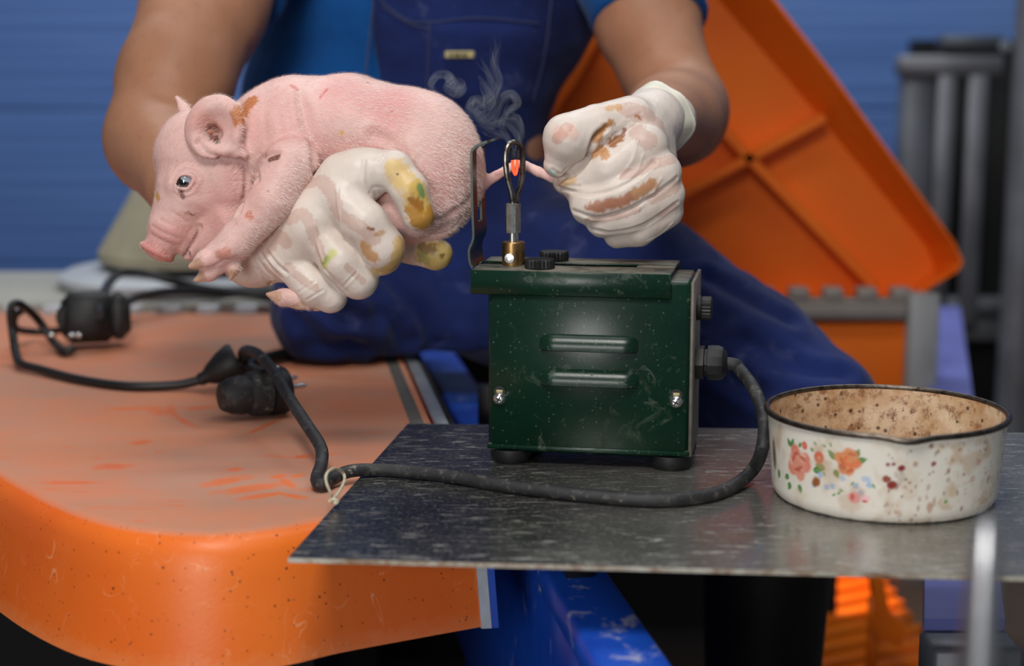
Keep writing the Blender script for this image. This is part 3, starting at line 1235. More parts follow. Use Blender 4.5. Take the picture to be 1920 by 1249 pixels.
# right end plate, dusty steel
part('end_plate', MB().box((UR + .0012, DB / 2 + .001, (VB + VT) / 2 + .001), (.003, DB - .001, VT - VB - .001), None, .0008), 'dusty_steel')
# sliding cover: channel over the top, overhanging left
cl, ct = L(882, 506, -.003); cr, cb = L(1258, 561, -.003)
part('cover_front', MB().box(((cl + cr) / 2, -.0028, (ct + cb) / 2), (cr - cl, .0022, ct - cb), None, .0009), 'green')
part('cover_back', MB().box(((cl + cr) / 2, DB + .0028, (ct + cb) / 2), (cr - cl, .0022, ct - cb), None, .0009), 'green')
sl0, sl1 = L(940, 495, .045)[0], L(1195, 495, .045)[0]
tz = ct - .001
for (u0, u1, v0, v1) in ((cl, cr, -.0038, .034), (cl, cr, .052, DB + .0038), (cl, L(900, 495, .045)[0], .034, .052), (sl1, cr, .034, .052)):
    part('cover_top', MB().box(((u0 + u1) / 2, (v0 + v1) / 2, tz), (u1 - u0, v1 - v0, .0022), None, .0006), 'green')
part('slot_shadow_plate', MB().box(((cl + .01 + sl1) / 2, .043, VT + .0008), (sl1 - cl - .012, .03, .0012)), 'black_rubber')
# louvres
def louvre(x0, x1, yt, yb):
    u0, vt = L(x0, yt); u1, vb = L(x1, yb)
    nu, nv = 26, 8
    vv = []; ff = []
    for j in range(nv + 1):
        t = j / nv
        for i in range(nu + 1):
            s = i / nu
            e = min(1, min(s, 1 - s) / .14)
            e = math.sin(e * math.pi / 2) ** .8
            pr = .0058 * e * math.sin(min(1, t * 1.25) * math.pi / 2) ** .7
            ins = .0 if t > .3 else (0.3 - t) / .3 * .035
            vv.append((u0 + (u1 - u0) * (ins * 2 + s * (1 - 4 * ins)), -.0002 - pr, vt + (vb - vt) * t))
    for j in range(nv):
        for i in range(nu):
            q = j * (nu + 1) + i
            ff.append((q, q + 1, q + nu + 2, q + nu + 1))
    nb = len(vv)
    for i in range(nu + 1):
        p = vv[nv * (nu + 1) + i]
        vv.append((p[0], -.0001, p[2] + .0002))
    for i in range(nu):
        a = nv * (nu + 1) + i
        ff.append((a, a + 1, nb + i + 1, nb + i))
    b = MB(); b.add(vv, ff)
    part('louvre', b, 'green', None, True, .9)
    part('louvre_slit', MB().box(((u0 + u1) / 2, -.0012, vb - .0006), ((u1 - u0) * .96, .003, .0009)), 'black_rubber')
louvre(1012, 1197, 625, 660)
louvre(1012, 1197, 690, 726)
# screws in keyhole slots
for (x, y) in ((937, 747), (1268, 753)):
    u, v = L(x, y)
    part('slot', MB().lathe([(0, 0), (.0046, 0), (.0046, .0006), (0, .0006)], (u, -.0006, v + .0052), 'y', 20), 'black_rubber')
    part('washer', MB().box((u, -.0008, v + .0058), (.005, .001, .0022), None, .0003), 'tag_cloth')
    sc_ = part('screw', MB().lathe([(.0, -.0048), (.0025, -.0045), (.0044, -.0028), (.0052, -.0006), (.0052, 0), (0, 0)], (u, 0, v), 'y', 24), 'chrome')
    for r_ in (.5, .5 + math.pi / 2):
        MB().box((u, -.0046, v), (.0046, .001, .0010), Matrix.Rotation(r_, 3, 'Y')).build('cross_recess', MAT['black_rubber'], sc_, False, False)
# feet
for (u, w) in ((UL + .016, .014), (UR - .014, .014), (UL + .016, DB - .014), (UR - .014, DB - .014)):
    part('foot', MB().lathe([(.0145, 0), (.0155, .002), (.0165, HF * .6), (.016, HF + .001), (0, HF + .001)], (u, w, 0), 'z', 24), 'black_rubber')
# right side: fuse cap and cable gland
u, v = UR + .002, L(1303, 577, .03)[1]
fz = MB().lathe([(.0098, 0), (.0098, .004)], (u, .03, v), 'x', 24)
part('fuse_socket', fz, 'black_rubber')
n = 40
prof_ = [(.0085, .004), (.0090, .005), (.0090, .0115), (.0075, .0125), (0, .0125)]
b = MB().lathe(prof_, (u, .03, v), 'x', n)
for k in range(0, n, 2):
    for i in range(1, 3):
        p = b.v[i * n + k]
        b.v[i * n + k] = Vector((p.x, .03 + (p.y - .03) * .9, v + (p.z - v) * .9))
part('fuse_cap', b, 'black_rubber', None, False)
gy = .03
v = L(1303, 679, gy)[1]
part('gland_nut', MB().lathe([(.0138, 0), (.0138, .007), (.0125, .0075)], (u, gy, v), 'x', 6), 'black_rubber', None, False)
part('gland_body', MB().lathe([(.0105, .0075), (.0105, .0095), (.0135, .010), (.0137, .018), (.0125, .0215), (.009, .0245), (.0062, .025), (.005, .025)], (u, gy, v), 'x', 12), 'black_rubber', None, True, .35)
gl_w = Matrix.LocRotScale(BO, mach.rotation_euler, None) @ Vector((u + .025, gy, v))

# guard bracket with tail slot: profile in the u-v plane, extruded along depth
gp_ = [(884, 503), (879, 494), (877, 478), (878, 465), (885, 447), (884.5, 420), (883, 380), (882, 330), (881.5, 290), (883, 281), (890, 273), (902, 267), (912, 263.5)]
GP = [Vector((*L(x, y, .016), 0)) for x, y in gp_]
GP = [Vector((p.x, 0, p.y)) for p in GP]
th = .0018
def strip(i0, i1, w0, w1, nm='b'):
    P = catmull(GP[i0:i1 + 1], 3)
    vv = []; ff = []
    for i, p in enumerate(P):
        t = (P[min(i + 1, len(P) - 1)] - P[max(i - 1, 0)]).normalized()
        nn = Vector((t.z, 0, -t.x)) * th
        for (a, w) in ((p, w0), (p + nn, w0), (p + nn, w1), (p, w1)):
            vv.append(Vector((a.x, w, a.z)))
    for i in range(len(P) - 1):
        for k in range(4):
            ff.append((i * 4 + k, i * 4 + (k + 1) % 4, i * 4 + 4 + (k + 1) % 4, i * 4 + 4 + k))
    ff += [(0, 1, 2, 3), tuple(len(vv) - 4 + k for k in (3, 2, 1, 0))]
    return vv, ff
b = MB()
gw0, gw1 = .016, .066
b.add(*strip(0, 5, gw0, gw1)); b.add(*strip(5, 7, gw0, gw0 + .016)); b.add(*strip(5, 7, gw1 - .016, gw1))
b.add(*strip(7, 12, gw0, gw0 + .016)); b.add(*strip(7, 12, gw1 - .016, gw1))
part('guard_bracket', b, 'green')
# electrode: two brass blocks, sleeves, rods, the teardrop wire and its red-hot inner bow
dz_e = (.030, .044)
for i, w_ in enumerate(dz_e):
    u0, vt = L(961 + i * 5, 453, w_)
    u1, vb = L(961, 498, .02)
    s_ = .0082 if i == 0 else .0078
    part('brass_block', MB().lathe([(s_ - .0006, vb - .004), (s_, vb), (s_, vt - .0006), (s_ - .0006, vt), (.0028, vt)], (u0, w_, 0), 'z', 28), 'brass')
    _, v2 = L(961, 437, w_); _, v3 = L(961, 382, w_)
    part('rod', MB().lathe([(.0026, vt - .001), (.0026, v2 + .002)], (u0, w_, 0), 'z', 16), 'nickel')
    part('sleeve', MB().lathe([(.0032, v2), (.0050, v2 + .0005), (.0050, v3), (.0032, v3 + .0004)], (u0 - .0006, w_, 0), 'z', 8), 'nickel', None, False)
    if i == 0:
        us, vs_ = L(959, 482, w_)
        part('set_screw', MB().lathe([(.0016, -.0096), (.0018, -.0104), (.0037, -.0102), (.0041, -.0092), (.0041, -.006), (0, -.006)], (us, w_, vs_), 'y', 24), 'chrome')
def W_(px, py, w):
    u, v = L(px, py, w); return Vector((u, w, v))
loop = [W_(962, 384, .030), W_(959, 362, .029), W_(951, 330, .028), W_(948, 300, .028), W_(950, 281, .029), W_(957, 269, .032),
        W_(966, 267, .037), W_(975, 272, .042), W_(979, 287, .045), W_(980, 312, .046), W_(977, 342, .045), W_(970, 366, .044), W_(968, 384, .044)]
part('wire_loop', MB().tube(loop, .0023, 10, 6), 'steel_wire')
bow = [W_(957, 271, .033), W_(959, 285, .034), W_(961, 300, .0345), W_(962, 316, .035), W_(966, 327, .0365), W_(969, 318, .0385), W_(970, 300, .039), W_(971, 285, .040), W_(972, 273, .041)]
part('heated_bow', MB().tube(bow[2:7], .0012, 8, 6), 'hot')
part('bow_end', MB().tube(bow[0:3], .0012, 8, 6), 'steel_wire'); part('bow_end', MB().tube(bow[6:9], .0012, 8, 6), 'steel_wire')
# knurled knobs
for (x, y, w_) in ((1012, 500, .014), (1039, 484, .064)):
    u0, v0 = L(x, y, w_)
    v0 = tz + .0012
    n = 48; R_ = .0117
    b = MB().lathe([(R_ * .96, v0), (R_, v0 + .001), (R_, v0 + .0062), (R_ * .95, v0 + .0074), (R_ * .55, v0 + .0078), (0, v0 + .0078)], (u0, w_, 0), 'z', n)
    for k in range(0, n, 2):
        for i in range(0, 4):
            p = b.v[i * n + k]
            b.v[i * n + k] = Vector((u0 + (p.x - u0) * .93, w_ + (p.y - w_) * .93, p.z))
    part('knurled_knob', b, 'black_rubber', None, False)
tag(mach, 'green enamelled tail docking machine with hot wire loop on the steel plate', 'machine')

# ------------------------------------------------------------------ its mains cable
cr_ = .005
zc = ZP + cr_ + .0002
def oz(x, y, z=None): return onz(x, y, zc if z is None else z)
cab = [gl_w + Vector((-.012, .002, 0)), gl_w + Vector((.004, -.001, -.0005)), at(1386, 692, 1.275), at(1414, 730, 1.255), at(1432, 785, 1.235), at(1430, 838, 1.21),
       oz(1412, 880, ZP + .010), oz(1374, 912), oz(1322, 930), oz(1240, 938), oz(1130, 932), oz(1020, 920), oz(930, 908), oz(850, 894), oz(760, 884), oz(700, 881),
       oz(655, 884, ZP + .006), oz(622, 898, ZP + .003), oz(603, 908, ZL + .0065), oz(594, 898, ZL + .0075), oz(603, 868, ZL + .012), oz(601, 838, ZL + .02), oz(575, 796, ZL + .028), oz(546, 752, ZL + .036),
       oz(515, 700, ZL + .046), oz(486, 666, ZL + .052), oz(462, 657, ZL + .046), oz(455, 668, ZL + .030), oz(470, 690, ZL + .018), oz(500, 702, ZL + .02)]
cable = MB().tube(cab, cr_, 14, 6).build('mains_cable', MAT['cable'])
tag(cable, 'thick dusty black mains cable curving from the green machine off the plate', 'cable')

# string loop tied round the cable
def on_s(x, y, z): return onz(x, y, z)
stg = MB()
stg.tube([at(624, 938, 1.166), at(620, 925, 1.160), at(612, 905, 1.158), at(612, 890, 1.160), at(622, 880, 1.170), at(634, 880, 1.185), at(644, 888, 1.196), at(646, 900, 1.19), at(640, 915, 1.178), at(630, 930, 1.168), at(622, 936, 1.164)], .0011, 8, 6)
stg.tube([at(618, 941, 1.164), at(624, 936, 1.163), at(632, 941, 1.164), at(626, 945, 1.163)], .0016, 8, 5)
stg.build('string_tie', MAT['string'])
tag(bpy.data.objects['string_tie'], 'off-white cotton string knotted round the black cable', 'string')

# ------------------------------------------------------------------ plugs, sockets and thin cable on the lid
def lz(x, y, h=0.0): return onz(x, y, ZL + h)
sk = empty('extension_socket', lz(478, 770))
p_a, p_b = lz(440, 752, .03), lz(520, 738, .028)
ax = (p_b - p_a); ax.z = 0; ax.normalize()
q = Vector((1, 0, 0)).rotation_difference(ax).to_matrix()
Q = q
cdir = lambda t, h: p_a + ax * t + Vector((0, 0, h))
pm_r = Matrix.Rotation(.55, 3, 'Z')
pcn = lz(456, 786, .0); pcn = Vector((pcn.x, pcn.y, ZL + .0222))
MB().lathe([(.004, -.022), (.012, -.020), (.016, -.012), (.0175, -.002), (.0165, .004), (.019, .006), (.0205, .012), (.0205, .022), (.019, .0235)], pcn, 'x', 28, False, pm_r).build('plug_body', mat_cable(), sk)
MB().lathe([(.019, .0235), (.0215, .0245), (.0215, .038), (.020, .041), (0.0, .041)], pcn, 'x', 28, False, pm_r).build('plug_cap', MAT['black_rubber'], sk)
for dy, dz2 in ((-.0095, .004), (.0095, .008)):
    MB().lathe([(.0024, .041), (.0024, .0545), (.0015, .057), (0, .057)], pcn + pm_r @ Vector((0, dy, dz2)), 'x', 14, False, pm_r).build('pin', MAT['chrome'], sk)
MB().box(pcn + pm_r @ Vector((.03, 0, .0205)), (.012, .006, .004), pm_r, .001).build('earth_contact', MAT['chrome'], sk)
tag(sk, 'dusty black round plug with bright pins lying on the orange lid', 'plug')

pg = empty('cable_plug', lz(412, 705))
e1, e2 = lz(372, 714, .012), lz(446, 676, .03)
dd = (e2 - e1)
rq = Vector((0, 0, 1)).rotation_difference(dd.normalized()).to_matrix()
Ln = dd.length
MB().lathe([(.005, 0), (.0062, .002), (.0065, Ln * .18), (.010, Ln * .3), (.016, Ln * .62), (.019, Ln * .9), (.0175, Ln), (0, Ln)], e1, 'z', 24, False, rq).build('plug_body', MAT['black_rubber'], pg)
MB().tube([e2 - dd * .1, e2 + Vector((.012, .004, .004)), e2 + Vector((.022, .01, .002))], .0028, 10, 4).build('pin', MAT['black_rubber'], pg)
tag(pg, 'tapered black rubber plug at the end of the thin cable', 'plug')

thin = .0045
tc = [lz(378, 712, .011), lz(330, 722, .006), lz(240, 724, .005), lz(150, 712, .005), lz(80, 694, .006), lz(40, 682, .008), lz(30, 664, .012), lz(24, 625, .03), lz(20, 590, .05), lz(24, 572, .060), lz(40, 572, .058), lz(70, 598, .036), lz(100, 640, .012), lz(122, 660, .006), lz(140, 652, .010)]
MB().tube(tc, thin, 12, 6).build('thin_cable', MAT['cable_clean'])
tag(bpy.data.objects['thin_cable'], 'thin black cable looping across the lid from plug to socket block', 'cable')
lp = [lz(120, 618, .02), lz(90, 622, .012), lz(60, 622, .012), lz(34, 618, .02), lz(26, 606, .03), lz(30, 590, .042), lz(40, 584, .046)]
MB().tube(lp, thin * .9, 12, 5).build('cable_loop', MAT['cable_clean'])
tag(bpy.data.objects['cable_loop'], 'short black cable loop curling out of the black socket block', 'cable')
bk_c = lz(164, 655, 0)
sb = empty('socket_block', bk_c)
rb = Matrix.Rotation(.25, 3, 'Z') @ Matrix.Rotation(-.12, 3, 'X')
MB().box(bk_c + Vector((.0, .012, .034)), (.058, .05, .056), rb, .010).build('socket_body', MAT['black_rubber'], sb)
MB().box(bk_c + Vector((.030, .022, .034)), (.026, .052, .052), rb, .010).build('socket_cover', mat_cable(), sb)
MB().lathe([(.014, 0), (.017, .004), (.017, .016), (.0, .018)], bk_c + Vector((-.014, -.012, .036)), 'y', 20).build('socket_face', MAT['black_rubber'], sb)
for dx in (-.034, -.012, -.005):
    MB().lathe([(0, -.004), (.0035, -.003), (.0042, 0), (0, 0)], bk_c + Vector((dx, -.0165 + .001, .018)), 'y', 14).build('contact', MAT['chrome'], sb)
tag(sb, 'black socket block with bright contacts on the lid near the ledge', 'socket')
bc = [lz(185, 590, .045), lz(192, 560, .05), lz(205, 530, .05), lz(228, 512, .048), lz(270, 512, .045), lz(320, 526, .035), lz(380, 540, .02), lz(440, 546, .008), lz(520, 548, .006), lz(600, 560, .006)]
MB().tube(bc, .0055, 12, 6).build('hood_cable', MAT['cable_clean'])
tag(bpy.data.objects['hood_cable'], 'black cable running from the socket block past the beige hood', 'cable')
bc = [lz(220, 584, .03), lz(250, 560, .03), lz(300, 548, .03), lz(360, 545, .022), lz(430, 549, .012), lz(500, 556, .006), lz(580, 568, .006)]
MB().tube(bc, .0055, 12, 6).build('rear_cable', MAT['cable_clean'])
tag(bpy.data.objects['rear_cable'], 'black cable arching over the white dish behind the piglet', 'cable')
bc = [lz(446, 700, .012), lz(490, 676, .009), lz(540, 664, .0085), lz(575, 656, .0085)]
MB().tube(bc, .007, 12, 6).build('lid_cable', MAT['cable_clean'])
tag(bpy.data.objects['lid_cable'], 'black cable disappearing under the blue trouser knee', 'cable')

# ================================================================== ENAMEL POT
pc = onz(1672, 985, ZP)
PC = Vector((at(1668, 800, 1.18).x, 1.164, ZP))
PR0, PR1, PH = .0795, .0845, .0625
NT_, NZ_ = 760, 120
th_ = np.linspace(0, 2 * np.pi, NT_, endpoint=False)
hz_ = np.linspace(0, 1, NZ_)
TT, HH = np.meshgrid(th_, hz_, indexing='xy')       # rows: height
fil = np.clip(HH / .16, 0, 1)
RR = (PR0 + (PR1 - PR0) * HH) - .0055 * (1 - np.sqrt(1 - (1 - fil) ** 2))
lipw = np.exp(-((TT - (1.5 * np.pi - .05)) / .14) ** 2)
RR = RR + .0035 * lipw * HH ** 4
Xp = PC.x + RR * np.cos(TT); Yp = PC.y + RR * np.sin(TT); Zp_ = PC.z + HH * PH - .0022 * lipw * HH ** 4
Vp = np.stack([Xp, Yp, Zp_], -1).reshape(-1, 3)
ii, jj = np.meshgrid(np.arange(NT_), np.arange(NZ_ - 1), indexing='xy')
a_ = jj * NT_ + ii; b_ = jj * NT_ + (ii + 1) % NT_
Qp = np.stack([a_, b_, b_ + NT_, a_ + NT_], -1).reshape(-1, 4)
# floral transfer print, drawn on the wall surface in millimetres (s around, h up)
s0 = 1.5 * np.pi
Sm = ((TT - s0) * PR1 * 1000).reshape(-1); Hm = (HH * PH * 1000).reshape(-1)
Sm = (Sm + np.pi * PR1 * 1000) % (2 * np.pi * PR1 * 1000) - np.pi * PR1 * 1000
base_c = np.array(lin((232, 226, 214)))
pcol = np.tile(base_c, (len(Vp), 1))
nz1 = fbm(Vp, 260, 5, 3); nz2 = fbm(Vp, 90, 9, 3)
def paint(mask, c):
    global pcol
    mask = np.clip(mask, 0, 1)
    pcol = pcol * (1 - mask[:, None]) + np.array(lin(c))[None] * mask[:, None]
def blob(s, h, a, b, ang_=0.0, soft=.25, wob=.15):
    x, y = Sm - s, Hm - h
    c_, s_2 = math.cos(ang_), math.sin(ang_)
    u, v = (x * c_ + y * s_2) / a, (-x * s_2 + y * c_) / b
    return 1 - sstep(1 - soft, 1 + soft, np.sqrt(u * u + v * v) + nz1 * wob)
def leaf(s, h, ln_, w_, ang_, c=(62, 128, 58)):
    x, y = Sm - s, Hm - h
    c_, s_2 = math.cos(ang_), math.sin(ang_)
    u, v = (x * c_ + y * s_2), (-x * s_2 + y * c_)
    t = np.clip(u / ln_, 0, 1)
    wid = w_ * np.sin(np.pi * t ** .8) + .01
    m = (1 - sstep(.8, 1.1, np.abs(v) / wid)) * ((u > 0) & (u < ln_))
    paint(m, c)
    paint(m * (np.abs(v) < .18 * w_) * .6, (150, 190, 120))
def pxs(px, py):
    """picture px -> (s, h) on the pot wall"""
    r = ray(px, py)
    lo_, hi_ = 1.0, 1.2
    R = (PR0 + PR1) / 2
    a = r.x ** 2 + r.y ** 2
    ox, oy = CAM.x - PC.x, CAM.y - PC.y
    b = 2 * (ox * r.x + oy * r.y); c = ox * ox + oy * oy - R * R
    t = (-b - math.sqrt(max(b * b - 4 * a * c, 0))) / (2 * a)
    p = CAM + r * t
    th = math.atan2(p.y - PC.y, p.x - PC.x) % (2 * math.pi)
    s = (th - s0) * PR1 * 1000
    return s, (p.z - PC.z) * 1000
def rose(px, py, R, cs, seed):
    s, h_ = pxs(px, py)
    rg = np.random.default_rng(seed)
    for k in range(7):
        a = k / 7 * 6.283 + rg.random()
        paint(blob(s + math.cos(a) * R * .62, h_ + math.sin(a) * R * .62, R * .5, R * .42, a) * .95, cs[k % 2])
    paint(blob(s, h_, R * .8, R * .8), cs[1])
    for k in range(9):
        a = rg.random() * 6.283; q = R * (.15 + .6 * rg.random())
        paint(blob(s + math.cos(a) * q, h_ + math.sin(a) * q, R * .34, R * .12, a + 1.57 + rg.random() * .6) * .75, cs[2 + k % 2])
def P2(px, py): return pxs(px, py)
for (x, y, l_, w_, an) in ((1485, 838, 7, 2, 2.1), (1487, 840, 8, 2.0, 1.3), (1478, 892, 7, 2.2, 3.6), (1480, 905, 7, 2.4, 4.2), (1496, 908, 7, 2.3, 5.0), (1524, 882, 9, 2.6, .2), (1548, 880, 9, 2.6, 2.9),
                           (1565, 880, 7, 2.2, 5.2), (1568, 862, 9, 2.2, 2.3), (1606, 858, 7, 2.0, 1.3), (1604, 866, 9, 2.4, .35), (1500, 838, 5, 1.5, .9), (1528, 846, 4, 1.2, 2.6)):
    s, h_ = P2(x, y); leaf(s, h_, l_, w_, an)
s, h_ = P2(1452, 852); paint(blob(s, h_, 4, 12) * .9, (96, 74, 58)); s, h_ = P2(1460, 880); leaf(s, h_, 8, 2.6, 4.4)
rose(1497, 868, 11.5, ((224, 128, 104), (226, 150, 128), (196, 84, 62), (240, 190, 172)), 1)
rose(1590, 865, 9.0, ((222, 128, 82), (224, 146, 98), (196, 88, 58), (232, 108, 66)), 4)
for (x, y, R) in ((1537, 858, 4.2), (1511, 835, 2.6)):
    s, h_ = P2(x, y); paint(blob(s, h_, R, R * 1.1), (222, 92, 70)); paint(blob(s, h_, R * .35, R * .35) * .7, (240, 170, 140))
for k, (x, y) in enumerate(((1524, 909), (1549, 914), (1560, 912), (1580, 897), (1604, 911), (1630, 910), (1628, 900), (1538, 890), (1613, 925), (1621, 898))):
    s, h_ = P2(x, y)
    for q in range(4):
        a = q * 1.57 + k
        paint(blob(s + math.cos(a) * 1.3, h_ + math.sin(a) * 1.3, 1.3, 1.1) * .75, (150, 184, 222) if k % 3 else (176, 200, 226))
for (x, y) in ((1547, 893), (1575, 922), (1595, 911), (1552, 838), (1560, 838), (1534, 835), (1640, 917), (1566, 926), (1572, 918)):
    s, h_ = P2(x, y); leaf(s, h_, 4, .9, (x * 7 % 31) / 5, (110, 160, 100))
s, h_ = P2(1601, 934); paint(blob(s, h_, 4.6, 4.2), (240, 160, 172)); paint(blob(s - 1.5, h_ + .4, 1.7, 2.4), (226, 50, 70))
s, h_ = P2(1622, 938); paint(blob(s, h_ + 1, 3.4, 2.6) * .8, (246, 190, 196)); paint(blob(s - .5, h_ - 1.2, 2.0, .9), (206, 30, 50))
# brown splashes and dirt
rg = np.random.default_rng(11)
paint(sstep(.1, .5, nz2) * (.3 + .35 * sstep(0, 30, Sm)), (200, 170, 130))
paint(sstep(.22, .5, fbm(Vp, 45, 21, 4)) * .4, (186, 146, 106))
paint(sstep(.3, .55, fbm(Vp, 150, 31, 3)) * .5 * sstep(10, 60, Sm), (176, 120, 78))
for k in range(150):
    s = rg.uniform(-20, 125); h_ = rg.uniform(2, 60)
    r_ = rg.uniform(.3, 1.5) * (1 if rg.random() < .85 else 1.8)
    paint(blob(s, h_, r_, r_ * rg.uniform(.7, 2.0), 0, .5, .5) * rg.uniform(.25, .8), [(150, 92, 60), (176, 120, 84), (120, 60, 48), (160, 130, 120)][k % 4])
for (x, y, r_, c) in ((1672, 910, 2.6, (140, 52, 40)), (1690, 876, 2.0, (140, 40, 50)), (1662, 898, 2.4, (150, 78, 60)), (1665, 870, 1.3, (150, 80, 90)), (1675, 869, 1.3, (150, 80, 90)), (1530, 904, 3.2, (150, 90, 40)), (1750, 869, 1.6, (150, 80, 80)), (1775, 942, 1.2, (110, 160, 90))):
    s, h_ = P2(x, y); paint(blob(s, h_, r_ * 1.2, r_, .3, .4, .6), c)
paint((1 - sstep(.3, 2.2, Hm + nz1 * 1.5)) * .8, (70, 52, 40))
def mat_enamel(attr=True, inside=False):
    m = M('pot_inside' if inside else 'floral_enamel')
    if inside:
        c = m.mix(m.rng(m.noise(30, 5, .65), .35, .62), lin((222, 200, 170)), lin((184, 142, 100)))
        c = m.mix(m.rng(m.noise(110, 5, .7), .5, .64, 0, .85), c, lin((132, 84, 52)))
        c = m.mix(m.math('MULTIPLY', spots_mask(m, 150, .28, .35), .85), c, lin((70, 30, 20)))
        c = m.mix(m.math('MULTIPLY', spots_mask(m, 60, .2, .35, (3, 1, 2)), .9), c, lin((104, 22, 18)))
        c = m.mix(m.rng(m.noise(70, 6, .75, .5, (1, 1, .6)), .6, .66, 0, .9), c, lin((78, 36, 24)))
        m.set(color=c, rough=.5)
    else:
        m.set(color=m.attr(), rough=.3, coat=.3)
    m.bump(m.noise(160, 3), .08, .001)
    return m.m
pot = empty('enamel_pot', PC)
me = mesh_np('pot_wall', Vp, Qp)
at_ = me.color_attributes.new('Col', 'FLOAT_COLOR', 'POINT')
cc = np.ones((len(Vp), 4), dtype=np.float32); cc[:, :3] = np.clip(pcol, 0, 1)
at_.data.foreach_set('color', cc.ravel())
obj('pot_wall', me, mat_enamel(), pot)
def lipd(t): return math.exp(-((t - (1.5 * math.pi - .05)) / .14) ** 2)
nn_ = 96
b = MB()
prf = [(PR1 - .0012, .998 * PH), (PR1 - .0018, PH * .9), (PR1 - .004, PH * .3), (PR0 - .004, .010), (PR0 - .012, .0032), (0.03, .0028), (0, .0028)]
b.lathe(prf, PC, 'z', nn_, True)
b.lathe([(0, .0004), (PR0 - .009, .0004), (PR0 - .0055, .0009)], PC, 'z', nn_, True)
b.build('pot_lining', mat_enamel(False, True), pot)
rp_ = []
for k in range(nn_):
    t = 2 * math.pi * k / nn_
    r_ = PR1 + .0005 + .0035 * lipd(t)
    rp_.append((PC.x + r_ * math.cos(t), PC.y + r_ * math.sin(t), PC.z + PH - .0022 * lipd(t)))
MB().tube(rp_, .0022, 10, 1, True).build('rolled_rim', MAT['rim'], pot)
tag(pot, 'white enamel pot with rose print and brown-splashed inside on the plate', 'pot')

# ================================================================== PIGLET
def bounds(pts, d0, d1):
    P = np.array([at(x, y, d) for x, y in pts for d in (d0, d1)])
    return P.min(0), P.max(0)


PB = 1.31
lo, hi = bounds([(250, 110), (1045, 110), (250, 600), (1045, 600)], 1.225, 1.375)
f = Field(lo, hi, .0012, PB)
# trunk, neck
f.cone((560, 243, 5), (655, 244, 0), 97, 99, 25)
f.cone((655, 244, 0), (770, 292, 0), 99, 107, 25)
f.ell((796, 318, 0), (112, 116, 88), 40, roll=-20)
f.ell((772, 268, 0), (108, 98, 84), 40, roll=-25)
f.cone((455, 280, -12), (545, 250, 0), 80, 92, 40)
f.ell((515, 240, 5), (76, 72, 70), 25)
# head
f.ell((380, 292, -22), (90, 90, 72), 25)
f.ell((425, 348, -34), (62, 72, 60), 25)
f.cone((352, 374, -32), (324, 424, -36), 64, 46, 24)
f.cone((324, 426, -36), (304, 458, -38), 44, 32, 10)
f.ell((294, 472, -38), (35, 12, 32), 5, roll=-28)
f.cone((360, 464, -34), (425, 418, -34), 24, 54, 8)
f.ell((346, 338, -84), (30, 24, 14), 16, roll=25)
# haunch and hind leg going into the hand
f.ell((790, 325, -42), (86, 98, 58), 40, roll=15)
f.cone((775, 395, -62), (690, 415, -62), 52, 42, 18)
f.cone((838, 395, -15), (775, 425, -25), 42, 36, 14)
f.ell((812, 432, -22), (46, 20, 28), 8, roll=8)
f.ell((862, 340, 0), (44, 70, 50), 20, roll=-5)
# tail through the guard slot and the wire loop
f.cone((872, 352, 0), (905, 344, 4), 30, 13, 14)
f.chain([(903, 345, 4), (930, 330, 6), (952, 317, 8), (968, 307, 10), (985, 310, 6), (1010, 322, 0), (1036, 336, -4)], [13, 10, 9, 8.5, 9, 9, 8], 4)
# near foreleg
f.ell((538, 282, -62), (56, 62, 44), 30, roll=25)
f.chain([(546, 306, -104), (506, 380, -132), (442, 455, -134), (412, 478, -130)], [48, 40, 31, 28], 10)
f.chain([(414, 474, -138), (385, 488, -144), (358, 500, -146)], [20, 18, 5], 7)
f.chain([(418, 492, -126), (392, 512, -130), (368, 525, -130)], [19, 16, 5], 5)
f.ell((424, 470, -157), (21, 14, 10), 5, roll=15)
f.chain([(440, 485, -130), (438, 505, -134), (432, 524, -134)], [13, 12, 4], 5)
# far foreleg, its trotter below the hand
f.chain([(530, 350, 0), (545, 470, -20), (575, 548, -70), (560, 560, -85)], [40, 30, 22, 20], 8)
f.chain([(566, 560, -85), (530, 558, -92), (502, 552, -94)], [19, 16, 4], 4)
f.chain([(592, 566, -85), (575, 573, -92), (556, 578, -94)], [12, 10, 4], 4)
f.chain([(604, 574, -80), (590, 582, -84)], [9, 4], 4)
# ears
f.ell((402, 238, -104), (55, 60, 22), 6, roll=-30, yaw=-10)
f.cone((425, 262, -102), (454, 292, -102), 26, 9, 14)
f.ell((398, 240, -136), (38, 46, 34), 16, 'sub', roll=-30, yaw=-10)
f.cone((412, 258, -130), (432, 272, -128), 16, 8, 12, 'sub')
f.ell((402, 250, -102), (17, 14, 14), 6, 'sub', roll=-30)
f.ell((395, 248, -106), (6, 5, 6), 4); f.ell((404, 257, -104), (5, 7, 6), 4)
f.chain([(356, 226, 10), (345, 205, 6), (332, 183, 4)], [16, 10, 4], 8)
